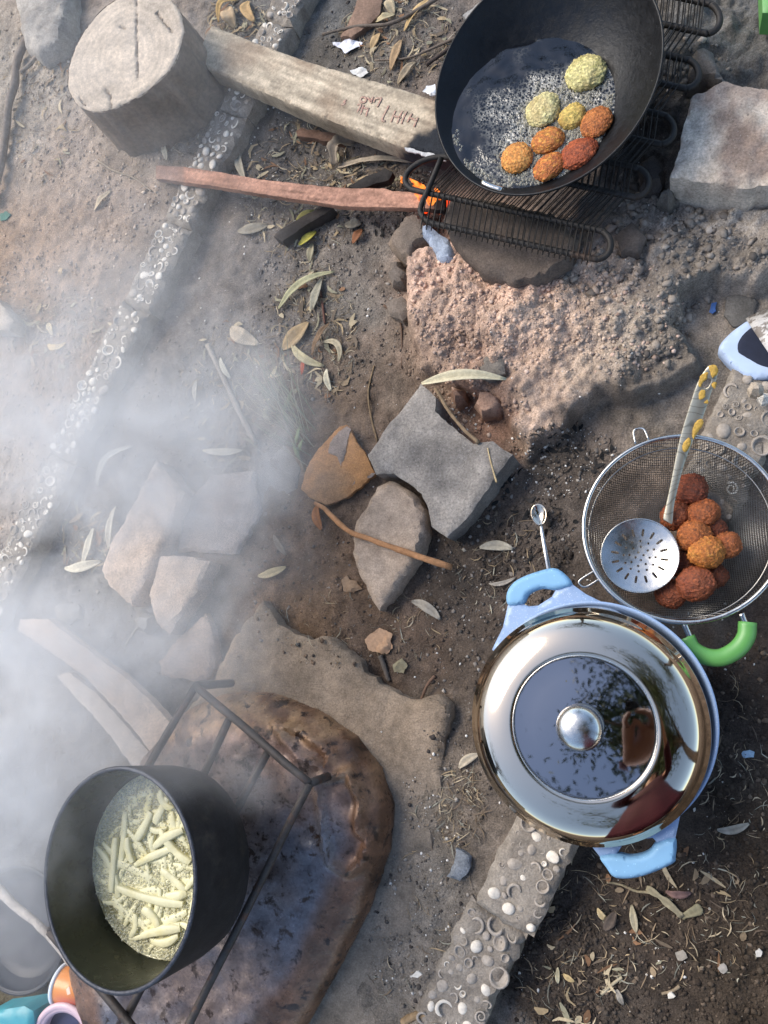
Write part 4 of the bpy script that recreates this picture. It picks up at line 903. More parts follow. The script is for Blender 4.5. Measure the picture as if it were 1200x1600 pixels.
CL = [((203,1248),(238,1228)),((192,1340),(197,1270)),((165,1390),(172,1312)),((236,1290),(240,1238)),((244,1284),(262,1248)),((244,1322),(285,1298)),((182,1345),(245,1378)),((215,1350),(272,1325)),((190,1388),(282,1412)),((168,1420),(214,1458)),((232,1458),(285,1445)),((225,1478),(280,1468)),((210,1400),(262,1392)),((255,1360),(290,1390)),((255,1300),(296,1345)),((222,1440),(290,1425)),((186,1400),(176,1360)),((236,1270),(215,1310)),((270,1270),(288,1310)),((238,1490),(278,1484)),((208,1345),(200,1310)),((258,1340),(258,1380)),((262,1400),(292,1396)),((226,1420),(250,1450)),((190,1440),(200,1415)),((252,1235),(270,1262))]
r5 = np.random.default_rng(11)
lim = FOR_ - .012; k = 0
def add_chip(c, ang, L, w, bend, tilt):
    V, F = chip(c, ang, L, w, bend, tilt); q = np.hypot(V[:, 0] - fo[0], V[:, 1] - fo[1]).max()
    if q > FOR_ - .002: return False
    o = autosmooth(mk('potato_chip', V, F, MT['chip']), 55); o.data.materials.clear(); o.data.materials.append(MT['chip']); tag(o, 'pale yellow potato chip frying in the tall pot', 'potato chip', 'potato chips in the fry pot'); return True
for i, (a, b) in enumerate(CL):
    z = FZ - .0015 + .0028 * (i % 3); wa, wb = P(*a, z), P(*b, z); c = (wa + wb) / 2; d = wb - wa; ang = math.atan2(d[1], d[0]); L = np.linalg.norm(d)
    rr = math.hypot(c[0] - fo[0], c[1] - fo[1])
    if rr + L * .4 > lim: c[:2] = fo[:2] + (c[:2] - fo[:2]) * max(0, (lim - L * .45)) / (rr + 1e-6)
    for tr_ in range(6):
        if add_chip(c, ang, L * 1.1, .0115 + .003 * r5.random(), r5.normal() * .004, r5.normal() * .03): break
        c[:2] = fo[:2] + (c[:2] - fo[:2]) * .88
for i in range(100):
    a = r5.uniform(0, 6.283); q = math.sqrt(r5.random()) * lim * .97; add_chip((fo[0] + .006 + q * math.cos(a), fo[1] + q * math.sin(a), FZ - .0030 + .005 * r5.random()), r5.uniform(0, 3.14), r5.uniform(.03, .075), r5.uniform(.0070, .0105), r5.normal() * .008, r5.normal() * .05)
pts = []; rad = []
for i in range(12000):
    a = r5.uniform(0, 6.283); q = math.sqrt(r5.random()) * FOR_ * .985; x, y = fo[0] + q * math.cos(a), fo[1] + q * math.sin(a)
    if r5.random() > .62 + .6 * float(vn(x * 30, y * 30, 0, 19)): continue
    pts.append(np.array([x, y, FZ + .0006 + .0035 * (r5.random() < .3)])); rad.append(.0007 + .0016 * r5.random() ** 1.5)
MT['bubble2'] = M('chip_foam', (220, 216, 186), .08, var=.15, scale=200, bump=0, spec=.8, alpha=.5)
bubbles('oil_foam', pts, rad, fol, MT['bubble2'], 8)

# ------------------------------------------------------------------ things at the lower left corner
MT['cup'] = M('orange_tub_print', attr=True, rough=.35, var=.05, scale=60, bump=0, spec=.5, coat=.3)
MT['white'] = M('white_plastic', (214, 220, 226), .4, var=.05, bump=.05)
ct = P(100, 1537, .045); cb = P(188, 1562, .045); ax_ = cb - ct; cl = .085; ax_ /= np.linalg.norm(ax_); zg = .045 - .036
cu = empty('paper_tub', (ct[0], ct[1], .0), 'orange printed food tub with white rim lying below the fry pot', 'tub')
V, F = lathe([(.034, .002), (.032, .03), (.0285, cl), (.001, cl)], ct, ax_, 48); C = np.tile(lin((226,140,52)), (len(V), 1)); uu = (V - ct) @ ax_; side = (V - ct) @ np.array([0, -1, 0])
t = (sstep(-.005, .02, side) * sstep(.0, .01, uu))[:, None]; C = C * (1 - t) + lin((196,66,44)) * t; mk('side_wall', V, F, MT['cup'], cu, col=C)
pr = [(.0345 + .003 * math.cos(a), .004 * math.sin(a)) for a in np.linspace(0, 2 * math.pi, 8, endpoint=False)]; V, F = lathe(pr, ct, ax_, 48, closed=True); mk('rim', V, F, MT['white'], cu)
V, F = lathe([(.033, .004), (.028, .07), (.001, .07)], ct, ax_, 32); mk('inside', V, F, MT['white'], cu)
MT['print'] = M('tub_pale_print', (236, 196, 170), .4, var=.1, bump=0)
def ontub(px, py):
    lo_, d0 = None, ROT @ np.array([px - 600., -(py - 800.), -FOC]); d0 = d0 / np.linalg.norm(d0)
    for t in np.linspace(1.2, 2.4, 2400):
        q = CAM + d0 * t; u = (q - ct) @ ax_; r = np.linalg.norm(q - ct - ax_ * u)
        if 0 < u < cl and r < .034 - .065 * u: return q - d0 * .001
    return None
for pl in ([(103,1546),(108,1541),(110,1553),(105,1555)], [(115,1550),(119,1548),(123,1565),(119,1566)], [(122,1556),(126,1556),(130,1568),(126,1568)], [(134,1552),(141,1560),(145,1568),(138,1570)], [(130,1560),(134,1562),(133,1568)]):
    w = [ontub(*q) for q in pl]
    if any(v is None for v in w): continue
    n_ = len(w); c_ = np.mean(w, 0); nrm = np.cross(w[1] - w[0], w[2] - w[0]); nrm /= np.linalg.norm(nrm) + 1e-12
    if nrm @ (CAM - c_) < 0: nrm = -nrm
    V = np.array(w + [q - nrm * .002 for q in w]); mk('printed_mark', V, [tuple(range(n_)), tuple(range(n_, 2 * n_))[::-1]] + [(i, (i + 1) % n_, n_ + (i + 1) % n_, n_ + i) for i in range(n_)], MT['print'], cu, smooth=False)
def basin(name, label, cat, c, R, h, col, z, rim=.006, tilt=(0, 0, 1), rough=.4, inner=None):
    w = P(*c, z); rt = empty(name, (w[0], w[1], z - h), label, cat); m1 = M(name + '_plastic', col, rough, var=.1, scale=30, bump=.05)
    V, F = lathe([(R * .7, -h), (R * .95, -.01), (R, 0), (R - rim * .4, .002), (R - rim, -.002), (R * .9, -.02), (R * .66, -h + .006), (.001, -h + .006)], w, tilt, 72); mk('body', V, F, m1, rt)
    if inner is not None: V, F = lathe([(R * .86, -h * .45), (.001, -h * .42)], w, tilt, 48); mk('contents', V, F, M(name + '_contents', inner, .4, var=.2), rt)
    pr = [(R + rim * .5 * math.cos(a), rim * .4 * math.sin(a)) for a in np.linspace(0, 2 * math.pi, 8, endpoint=False)]; V, F = lathe(pr, w, tilt, 72, closed=True); mk('rim', V, F, m1, rt)
basin('pink_bowl', 'pale pink plastic bowl cut off by the bottom photo edge', 'bowl', (98, 1632), .062, .05, (206,178,184), .075, .012, inner=(40, 44, 78))
basin('brown_basin', 'dusty rose basin beside the pale pink bowl', 'basin', (205, 1660), .085, .05, (150,112,106), .050, .008)
basin('dark_pan', 'dark shallow pan standing in smoke beside the fry pot', 'pan', (28, 1452), .115, .035, (44,48,56), .02, .006, rough=.5)
o = slab('teal_box', [(-20,1582),(12,1578),(34,1574),(48,1582),(50,1600),(30,1640),(-20,1640)], .09, .06, M('teal_plastic', (74,150,160), .4, var=.1, bump=.05), res=.01, bevel=.006, rough=0, jit=0); tag(o, 'teal plastic box at the very corner of the photo', 'box')
stick('pale_stick', [(-10,1382),(20,1412),(60,1445),(100,1490),(112,1515)], .009, .006, MT['bark'], 'pale smooth stick leaning beside the fry pot', 'stick', z=[.06,.06,.055,.05,.04], col=(182,172,160))
o = slab('green_plastic', [(1190,-40),(1260,-40),(1260,18),(1192,17)], .11, .05, MT['green'], res=.01, bevel=.004, rough=0, jit=0); tag(o, 'bright green plastic corner at the top edge of the photo', 'plastic')

# ------------------------------------------------------------------ fallen leaves, sticks, scraps
G1 = 'dry leaves on the ash strewn bed'
leaf('long pale green curved leaf above the grass tuft', (437,484), (524,426), 11, -9, (176,170,132), .012)
leaf('grey green leaf crossing the long curved one', (486,486), (503,436), 15, 3, (158,152,132), .008)
leaf('broad tan leaf with bitten edge in the litter heap', (442,546), (482,504), 24, 4, (176,150,112), .006)
leaf('yellowish crescent leaf in the litter heap', (458,538), (507,572), 11, 9, (190,176,136), .008)
leaf('thin brown leaf standing across the crescent leaf', (488,556), (516,506), 9, 0, (128,104,80), .014)
leaf('curled pale leaf tip at the side of the litter heap', (506,536), (530,566), 9, -16, (186,172,142), .008)
leaf('small cream leaf below the litter heap', (512,578), (518,611), 10, 2, (206,196,168), .004)
leaf('tiny red leaf below the litter heap', (472,586), (478,563), 6, 0, (186,84,48), .004)
leaf('large pale folded leaf over the concrete slab corner', (660,601), (792,594), 17, -4, (196,186,156), .018, .8, z=.058)
leaf('orange brown leaf beside the bent twig', (497,790), (504,828), 15, 3, (150,98,58), .006)
leaf('tan leaf lying below the rubble tile', (404,900), (448,886), 13, 3, (180,162,124), .004)
leaf('grey brown leaf near the brick fragment', (428,836), (448,868), 9, 0, (128,114,98), .004)
leaf('pale leaf on dark soil beside the teaspoon', (750,856), (802,858), 16, -4, (168,160,142), .005)
leaf('grey leaf below the brick fragment tip', (644,940), (688,968), 15, -6, (156,148,134), .006)
leaf('tan leaf at the foot of the blue pot', (718,1200), (750,1178), 13, -4, (186,172,148), .006)
leaf('narrow grey twig leaf above the pot handle', (764,912), (806,902), 7, 5, (150,142,130), .004)
leaf('slim tan leaf standing upright in the dark soil', (994,1456), (987,1413), 13, 0, (166,156,130), .006)
leaf('folded grey leaf on the dark soil edge', (1120,1296), (1170,1286), 14, 3, (150,146,134), .007)
leaf('small buff leaf beside the slim tan one', (934,1418), (950,1434), 11, 2, (190,170,130), .005)
leaf('dark brown leaf touching the small buff one', (945,1452), (962,1424), 15, 0, (96,84,74), .005)
leaf('purple brown leaf under the paper strip', (1040,1392), (1080,1394), 13, 3, (122,96,90), .004)
leaf('tiny pale seed leaf near the kerb end', (872,1510), (872,1536), 8, 0, (192,182,150), .003)
leaf('tiny tan seed leaf beside the pale seed leaf', (880,1521), (898,1532), 9, 0, (186,164,120), .003)
leaf('grey leaf low in the dark soil', (964,1545), (974,1568), 11, 0, (140,134,124), .003)
leaf('long grey leaf against the tree stump', (306,190), (330,122), 13, 3, (128,124,112), .012)
leaf('narrow grey leaf parallel to the stump', (300,205), (342,135), 9, 4, (110,108,98), .008)
leaf('pale leaf in front of the stump base', (258,222), (262,252), 9, 0, (186,172,146), .004)
leaf('tan leaf hanging above the beam end', (356,14), (368,46), 17, 0, (176,150,116), .012)
leaf('curved yellow leaf at the top edge above the beam', (344,38), (372,2), 9, -9, (186,152,96), .014)
leaf('hooked tan leaf at the top edge beside the kerb', (390,4), (400,36), 12, 6, (178,146,100), .012)
leaf('pale leaf standing on edge beside the kerb', (372,240), (384,282), 10, 0, (172,162,140), .01)
leaf('broad grey leaf by the long charred timber', (372,362), (420,352), 14, 5, (142,134,118), .006)
leaf('olive leaf in the heap under the lath', (462,356), (498,332), 10, -4, (150,142,86), .008)
leaf('yellow green leaf in the heap under the lath', (468,384), (494,362), 16, 4, (168,160,72), .008)
leaf('dull grey leaf between lath and stone', (540,352), (566,350), 15, 2, (128,120,106), .006)
leaf('rust brown leaf between lath and stone', (552,382), (566,360), 14, 2, (130,86,58), .006)
leaf('pale leaf at the heap edge under the lath', (484,410), (488,380), 11, 2, (160,150,122), .006)
leaf('long tan leaf in the smoke beside the thin stick', (362,512), (404,538), 20, 4, (178,162,138), .006)
leaf('slim pale leaf beside the thin stick', (346,560), (362,592), 8, 2, (176,170,152), .006)
leaf('pale upright leaf near the thin stick', (308,596), (306,628), 7, 0, (180,172,156), .004)
leaf('wide cream leaf in the smoke', (318,704), (380,704), 10, 4, (190,180,158), .006)
leaf('arched grey leaf above the long broken piece', (155,760), (208,698), 11, -12, (176,172,158), .014)
leaf('tan leaf tip in the smoke heap', (130,890), (148,826), 12, 4, (190,182,160), .01)
leaf('bent pale leaf in the smoke heap', (104,888), (160,876), 12, 5, (196,188,166), .008)
leaf('narrow leaf leaning in the smoke heap', (172,858), (182,792), 11, 2, (192,184,164), .014)
leaf('straight tan leaf at the top beside the bark slab', (612,112), (628,66), 13, 0, (166,138,104), .006)
leaf('pale tan leaf above the beam near the wok', (622,132), (650,98), 12, 0, (158,142,118), .006)
leaf('short tan leaf beside the white paper scrap', (580,78), (594,54), 14, 2, (172,146,108), .006)
leaf('split tan leaf at the top edge near the wok', (632,50), (672,0), 11, 0, (190,160,112), .012)
leaf('buff leaf behind the split tan one', (606,0), (616,24), 12, 0, (180,162,130), .006)
leaf('curved tan leaf at the top between twigs', (586,36), (618,24), 10, 4, (182,166,130), .01)
leaf('hook shaped tan leaf on the brown soil beside the kerb', (76,538), (104,536), 8, 9, (190,164,112), .006)
leaf('pale leaf chip on the brown soil', (78,506), (84,524), 10, 0, (200,180,140), .004)
leaf('tan chip of wood on the brown soil', (96,430), (100,420), 7, 0, (184,156,116), .004, strip=True)
leaf('beige leaf below the stump in the haze', (148,330), (174,298), 9, 0, (186,168,140), .004)
# curled bark, dry stems
leaf('pale curled bark strip under the wooden beam', (530,262), (650,255), 9, -3, (176,160,138), .014, strip=True, name='bark_strip', cat='bark')
leaf('rolled end of the pale bark under the beam', (526,262), (556,228), 20, -10, (150,136,118), .022, 1.0, strip=True, name='bark_strip', cat='bark')
leaf('torn grey paper strip on the dark soil', (1010,1386), (1066,1432), 13, -4, (150,140,114), .006, .2, strip=True, name='paper_strip', cat='paper')
leaf('flat olive paper strip end on the dark soil', (1064,1432), (1096,1416), 14, 0, (142,134,106), .004, .1, strip=True, name='paper_strip', cat='paper')
BK = MT['bark']
stick('bent_twig', [(492,786),(506,794),(520,808),(545,830),(580,843),(620,858),(660,872),(706,887)], .0038, .0062, BK, 'bent orange brown twig lying across the brick fragment', 'twig', z=[.01,.012,.02,.036,.040,.040,.038,.02], col=(172,126,88), n=30)
stick('plant_stalk', [(680,606),(700,640),(722,668),(748,692)], .0028, .0035, BK, 'dry brown stem lying along the notch of the concrete slab', 'stem', z=[.058,.056,.056,.054], col=(132,112,88))
stick('plant_stalk', [(762,700),(768,726),(776,754)], .0012, .0016, BK, 'thin straw lying on the concrete slab', 'stem', z=[.055,.053,.053], col=(186,164,124), seg=6)
stick('plant_stalk', [(585,572),(576,612),(580,650),(590,690)], .0018, .0022, BK, 'curved dry stem standing above the rusty flake', 'stem', col=(132,112,86), seg=6)
stick('plant_stalk', [(600,478),(622,492),(628,520),(628,576)], .0026, .0014, BK, 'dark curved root on the soil by the mound', 'stem', col=(104,84,70), seg=6)
stick('plant_stalk', [(500,448),(505,480),(508,506)], .0026, .0024, BK, 'reddish brown stalk in the leaf litter', 'stem', col=(116,84,72), seg=6)
stick('thin_stick', [(326,540),(350,590),(376,645),(402,694)], .0055, .006, BK, 'straight grey stick lying in the smoke', 'stick', col=(146,136,124))
stick('forked_twig', [(508,62),(560,50),(610,46),(650,28),(690,4)], .0030, .0042, BK, 'long thin grey twig crossing the bark slab', 'twig', col=(106,96,86), lift=.012)
stick('forked_twig', [(588,100),(640,96),(680,80),(716,64)], .0018, .003, BK, 'thin forked twig above the beam near the wok', 'twig', col=(116,104,92), lift=.008)
stick('dark_twig', [(668,106),(694,88),(720,68)], .004, .0035, BK, 'short dark twig touching the wok rim', 'twig', col=(78,68,62), lift=.006)
stick('pale_twig', [(940,1552),(956,1538),(972,1526)], .0028, .0022, BK, 'pale split twig lying on the dark soil', 'twig', col=(168,156,130))
stick('pale_twig', [(1034,1552),(1050,1548),(1062,1540)], .0020, .0026, BK, 'short tan twig beside the white chip', 'twig', col=(146,130,108))
stick('pale_twig', [(948,1378),(970,1382),(994,1392),(1016,1394)], .0016, .0022, BK, 'thin straw below the lower pot handle', 'twig', col=(150,138,112))
stick('pale_twig', [(154,252),(180,268),(212,280),(238,300)], .0030, .0018, BK, 'thin branched twig on soil below the stump', 'twig', col=(146,132,114))
stick('pale_twig', [(240,960),(216,980),(196,1010)], .0024, .002, BK, 'thin grey twig among the smoky rubble', 'twig', col=(150,142,130))
stick('brown_stick', [(630,1596),(648,1586),(668,1582)], .006, .007, BK, 'short tan stick stub at the bottom edge by the shells', 'stick', col=(150,126,96))
stick('brown_stick', [(655,1100),(668,1070),(680,1056)], .0024, .003, BK, 'brown stick caught in the notch of the dirt slab', 'stick', z=[.0,.01,.012], col=(104,82,68))
stick('brown_stick', [(594,1024),(602,1046),(608,1064)], .005, .004, BK, 'grey splinter against the ragged slab edge', 'stick', z=[.0,-.002,-.004], col=(96,88,80))
def scrap(label, poly, col, name='paper_scrap', cat='paper', lift=.006, th=.0012, rough=.006, rsc=60):
    z = float(np.mean([gz(*P(x, y, 0)[:2]) for x, y in poly])) + lift
    return tag(slab(name, poly, z, th, MT['leaf'], res=.0045, bevel=.0004, rough=rough, jit=.003, col=col, rsc=rsc, layers=1), label, cat)
scrap('crumpled white paper scrap beside the bark slab', [(520,68),(536,64),(547,60),(566,66),(562,72),(548,78),(540,83),(532,76)], (222,222,228))
scrap('small white paper bit just above the beam', [(546,110),(558,106),(572,106),(576,114),(564,119),(552,116)], (214,212,206))
scrap('white crumpled paper between the beam and the wok', [(660,142),(666,134),(680,130),(682,150),(672,151)], (214,214,214), lift=.02)
scrap('crumpled tan dry leaf below the brick fragment', [(570,1000),(582,988),(592,982),(603,985),(612,990),(610,1002),(613,1012),(604,1022),(590,1020),(576,1016)], (176,142,112), 'crumpled_leaf', 'leaf', .010, rough=.010)
scrap('grey green feathery leaf scrap in the slab notch', [(614,1040),(628,1028),(637,1040),(630,1050),(616,1050)], (128,120,96), 'crumpled_leaf', 'leaf', .006)
scrap('torn brown leaf scrap beside the brick fragment', [(533,905),(541,898),(547,908),(556,908),(566,920),(552,928),(536,924)], (150,124,98), 'crumpled_leaf', 'leaf', .006)
scrap('tiny blue plastic shard near the buried stone', [(1108,488),(1113,474),(1118,472),(1119,486),(1114,490)], (70,104,160), 'plastic_shard', 'plastic', .006, rough=.002)
scrap('small pale blue plastic chip at the photo edge', [(1159,1176),(1166,1174),(1177,1175),(1177,1184),(1161,1186)], (164,188,204), 'plastic_shard', 'plastic', .004, rough=.001)
scrap('square whitish chip on the dark soil', [(1043,1554),(1050,1550),(1056,1556),(1053,1561),(1044,1561)], (206,200,188), 'stone_chip', 'chip', .006, .004, .001)
scrap('square grey chip on the dark soil', [(1055,1490),(1068,1484),(1074,1496),(1060,1501)], (150,142,130), 'stone_chip', 'chip', .006, .004, .001)
scrap('round grey chip near the photo edge', [(1122,1514),(1130,1506),(1138,1516),(1130,1522)], (156,150,142), 'stone_chip', 'chip', .006, .005, .001)
scrap('white chip on the dirt beside the rusty sheet', [(640,1524),(650,1518),(658,1521),(652,1528),(641,1528)], (208,202,190), 'stone_chip', 'chip', .034, .003, .001)
scrap('white stone crumb low at the photo edge', [(1181,1488),(1187,1482),(1193,1488),(1190,1495),(1183,1495)], (200,196,188), 'stone_chip', 'chip', .006, .005, .001)
scrap('green glass chip on the brown soil', [(0,334),(10,330),(16,334),(10,342),(0,346)], (70,112,96), 'glass_shard', 'glass', .006, .003, .001)
# grass tuft
gt = empty('grass_tuft', gpt(475, 735), 'sparse grey green grass tuft growing at the smoke edge', 'grass tuft')
MT['grass'] = M('dry_grass', attr=True, rough=.7, var=.15, scale=100, bump=0)
rg = np.random.default_rng(4); bl = []; bc = []
for i in range(46):
    bx, by = 476 + rg.normal() * 10 - (i % 3) * 12, 728 - rg.random() * 60 - (i % 3) * 26; ex, ey = bx - rg.uniform(5, 75), by - rg.uniform(30, 120); w0 = gpt(bx, by); w1 = gpt(ex, ey) ; w1[2] += rg.uniform(.01, .06); mid = (w0 + w1) / 2 + np.array([rg.normal() * .012, rg.normal() * .012, rg.uniform(.01, .04)])
    s = spline([w0, mid, w1], 9); v, f = tube(s, np.linspace(.0011, .0003, 9), 4, cap=False); bl.append((v, f)); bc.append(np.tile(lin([(128,132,108),(148,142,116),(112,120,92),(158,150,128)][i % 4]), (len(v), 1)))
V, F = joinVF(bl); o = mk('grass_blades', V, F, MT['grass'], gt, col=np.concatenate(bc)); o['kind'] = 'stuff'
s = spline([gpt(477, 738), gpt(462, 690, .015), gpt(444, 640, .03), gpt(428, 600, .04)], 16); V, F = tube(s, np.linspace(.0028, .0014, 16), 6); mk('stem', V, F, MT['grass'], gt, col=np.tile(lin((124,112,94)), (len(V), 1)))
for a, b in (((466,700),(478,668)), ((470,712),(482,690)), ((456,668),(450,640)), ((474,722),(466,696)), ((448,650),(466,612))):
    w0, w1 = gpt(*a, .015), gpt(*b, .025); d = w1 - w0; n_ = np.cross(d, [0, 0, 1]); n_ /= np.linalg.norm(n_); V = np.array([w0, w0 + d * .35 + n_ * .005, w0 + d * .7 + n_ * .0035, w1, w0 + d * .7 - n_ * .0035, w0 + d * .35 - n_ * .005]); V[1:3, 2] += .002
    o = mk('blade', V, [(0, 1, 5), (1, 2, 4, 5), (2, 3, 4)], MT['grass'], gt, col=np.tile(lin((112,124,88)), (6, 1))); md = o.modifiers.new('t', 'SOLIDIFY'); md.thickness = .0006

# ------------------------------------------------------------------ fine litter nobody could count
DSW = W2(DS, .028); DSW = np.array(DSW)
def gptv(px, py):
    d = np.stack([px - 600., -(py - 800.), np.full(px.shape, -FOC)], -1) @ ROT.T; z = np.zeros(px.shape)
    for _ in range(4):
        t = (z - CAMH) / d[:, 2]; w = CAM + d * t[:, None]; z = gz(w[:, 0], w[:, 1])
        z = np.where(inpoly(w[:, 0], w[:, 1], DSW) & ~inpoly(w[:, 0], w[:, 1], RW), np.maximum(z, .0275 + dirt_z(w[:, 0], w[:, 1], np.full(z.shape, .05))), z)
    w[:, 2] = z; return w
def sample(zones, n, seed):
    """pixels spread over soft round zones (x, y, radius x, radius y, weight)"""
    r = np.random.default_rng(seed); w = np.array([q[4] for q in zones], float); w /= w.sum(); k = r.choice(len(zones), n, p=w); q = np.array(zones)[k]
    a = r.uniform(0, 2 * np.pi, n); m = np.sqrt(r.random(n)); return q[:, 0] + np.cos(a) * m * q[:, 2], q[:, 1] + np.sin(a) * m * q[:, 3], r
_ico = bmesh.new(); bmesh.ops.create_icosphere(_ico, subdivisions=1, radius=1); IV = np.array([v.co[:] for v in _ico.verts]); IFc = np.array([[v.index for v in f.verts] for f in _ico.faces]); _ico.free()
def crumbs(name, label, zones, n, smin, smax, cols, seed, power=3., ground_mix=.5):
    x, y, r = sample(zones, n, seed); w = gptv(x, y); s = smin + (smax - smin) * r.random(n) ** power
    V = IV[None] * (1 + r.normal(size=(n, 12, 1)) * .26) * s[:, None, None] * np.stack([r.uniform(.8, 1.35, n), r.uniform(.8, 1.2, n), r.uniform(.35, .75, n)], -1)[:, None]
    a = r.uniform(0, 6.283, n); ca, sa = np.cos(a)[:, None], np.sin(a)[:, None]; V = np.stack([V[..., 0] * ca - V[..., 1] * sa, V[..., 0] * sa + V[..., 1] * ca, V[..., 2]], -1) + w[:, None]; V[..., 2] += (s * .12)[:, None]
    C = lin(np.array(cols))[r.integers(0, len(cols), n)] * r.uniform(.75, 1.25, (n, 1)); g_ = gcol(w[:, 0], w[:, 1]) * r.uniform(.8, 1.35, (n, 1)); m = (r.random(n) < ground_mix)[:, None]; C = np.where(m, g_, C)
    F = (IFc[None] + (np.arange(n) * 12)[:, None, None]).reshape(-1, 3)
    o = mk(name, V.reshape(-1, 3), F, MT['crumb'], col=np.repeat(C, 12, 0), smooth=False); return tag(o, label, 'soil', kind='stuff')
crumbs('mound_crumbs', 'reddish earth crumbs strewn over the mound', [(790,470,170,100,4),(720,450,90,80,2),(900,520,140,80,2.5),(1000,500,80,90,1.5),(760,640,70,50,1),(700,560,70,60,1.5)], 7000, .0008, .0050, [(182,156,138),(166,142,126),(152,132,118),(192,170,154)], 1, 6.0, .8)
crumbs('bed_crumbs', 'grey grit and ash crumbs on the bed', [(480,250,130,200,3),(520,480,120,150,3),(620,60,120,80,2),(300,620,160,160,2),(560,900,200,150,2),(780,880,120,130,2.5),(880,720,90,60,2),(250,950,180,150,1),(640,320,60,60,2),(720,1150,60,150,1),(650,1400,90,180,2)], 9000, .0009, .0042, [(120,112,104),(90,84,78),(150,142,132),(70,64,60)], 2, 3.5, .6)
crumbs('dark_soil_crumbs', 'dark crumbs of damp soil beside the blue pot', [(1050,1470,230,150,4),(1160,1200,70,220,2),(880,1520,100,110,2),(820,860,80,90,1)], 6000, .0010, .0046, [(60,52,46),(80,70,60),(48,42,38),(110,96,82)], 3, 3.5, .65)
crumbs('tan_soil_crumbs', 'tan crumbs of dry earth left of the shell kerb', [(120,330,150,200,3),(60,520,100,130,2),(200,250,120,80,1),(40,780,60,100,1),(60,80,70,90,1)], 4500, .0010, .0042, [(176,156,136),(150,130,112),(190,172,152),(124,108,94)], 4, 3.5, .6)
crumbs('white_fleck_litter', 'tiny white flecks of shell and ash', [(600,400,600,400,3),(900,1200,320,400,3),(450,290,120,130,3),(870,720,90,60,2),(720,640,60,40,1.5),(640,1380,90,180,1.5)], 1100, .0008, .0028, [(214,208,198),(196,190,180),(226,222,214)], 5, 3.0, 0.)
crumbs('hearth_rubble', 'grey crumbling rubble around the hearth', [(1030,400,110,70,3),(1060,330,90,60,2),(940,420,70,40,1.5),(1120,390,90,40,2),(1080,110,60,50,1.5),(1000,330,60,60,1.5),(1030,520,60,40,1)], 1500, .0012, .0078, [(140,130,118),(112,104,96),(96,90,84),(158,146,132)], 6, 5.0, .6)
def straws(name, label, zones, n, lmin, lmax, wd, cols, seed, lift=.004, cat='litter'):
    x, y, r = sample(zones, n, seed); w = gptv(x, y); L = lmin + (lmax - lmin) * r.random(n) ** 2; a = r.uniform(0, 6.283, n); d = np.stack([np.cos(a), np.sin(a), np.zeros(n)], -1); nn_ = np.stack([-np.sin(a), np.cos(a), np.zeros(n)], -1)
    b = r.normal(size=n) * .16 * L; V = []; prof = [.35, 1, 1, .3]; m = 4; W = (wd[0] + (wd[1] - wd[0]) * r.random(n) ** 2)
    for i in range(m):
        t = i / (m - 1) - .5; c = w + d * (t * L)[:, None] + nn_ * (b * (1 - 4 * t * t))[:, None]; zl = gz(c[:, 0], c[:, 1]); zl = np.where(np.abs(zl - w[:, 2]) < .012, np.maximum(zl, w[:, 2] - .004), w[:, 2]); c[:, 2] = zl + .0015 + lift * r.random(n) * .6
        V += [c - nn_ * (W * prof[i])[:, None], c + nn_ * (W * prof[i])[:, None] + np.array([0, 0, .0006])]
    V = np.stack(V, 1); f = np.array([(2 * i, 2 * i + 1, 2 * i + 3, 2 * i + 2) for i in range(m - 1)]); F = (f[None] + (np.arange(n) * 8)[:, None, None]).reshape(-1, 4)
    C = lin(np.array(cols))[r.integers(0, len(cols), n)] * r.uniform(.7, 1.2, (n, 1)); o = mk(name, V.reshape(-1, 3), F, MT['leaf'], col=np.repeat(C, 8, 0)); return tag(o, label, cat, kind='stuff')
SZN = [(470,300,90,110,3),(490,520,70,110,3),(360,620,80,120,2.5),(140,840,50,60,2),(620,60,90,70,3),(1000,1430,180,120,1.6),(900,1540,90,60,.8),(60,160,60,130,2),(100,520,90,60,2),(370,30,50,40,1.5),(540,280,90,40,2),(280,200,40,60,1),(720,1260,40,60,1.5),(560,980,150,60,.8),(640,1400,100,180,.8),(1150,1300,60,250,1),(780,880,80,80,.8)]
straws('straw_litter', 'fine dry straw and needle litter scattered on the soil', SZN, 4200, .006, .034, (.0003, .0011), [(160,140,110),(130,112,90),(182,166,138),(100,86,72),(150,146,130)], 11)
straws('leaf_litter', 'small broken leaf litter scattered on the soil', SZN[:11], 520, .012, .042, (.0018, .0052), [(160,140,108),(138,120,96),(176,160,130),(112,98,82),(146,140,116),(128,96,70)], 12, .006)
straws('charcoal_litter', 'charcoal and burnt splinter litter around the fire', [(600,310,90,60,3),(440,260,50,60,1),(660,330,40,40,2),(900,700,80,40,1),(830,800,80,80,1)], 380, .006, .026, (.001, .004), [(40,38,36),(60,56,52),(28,27,26)], 13)

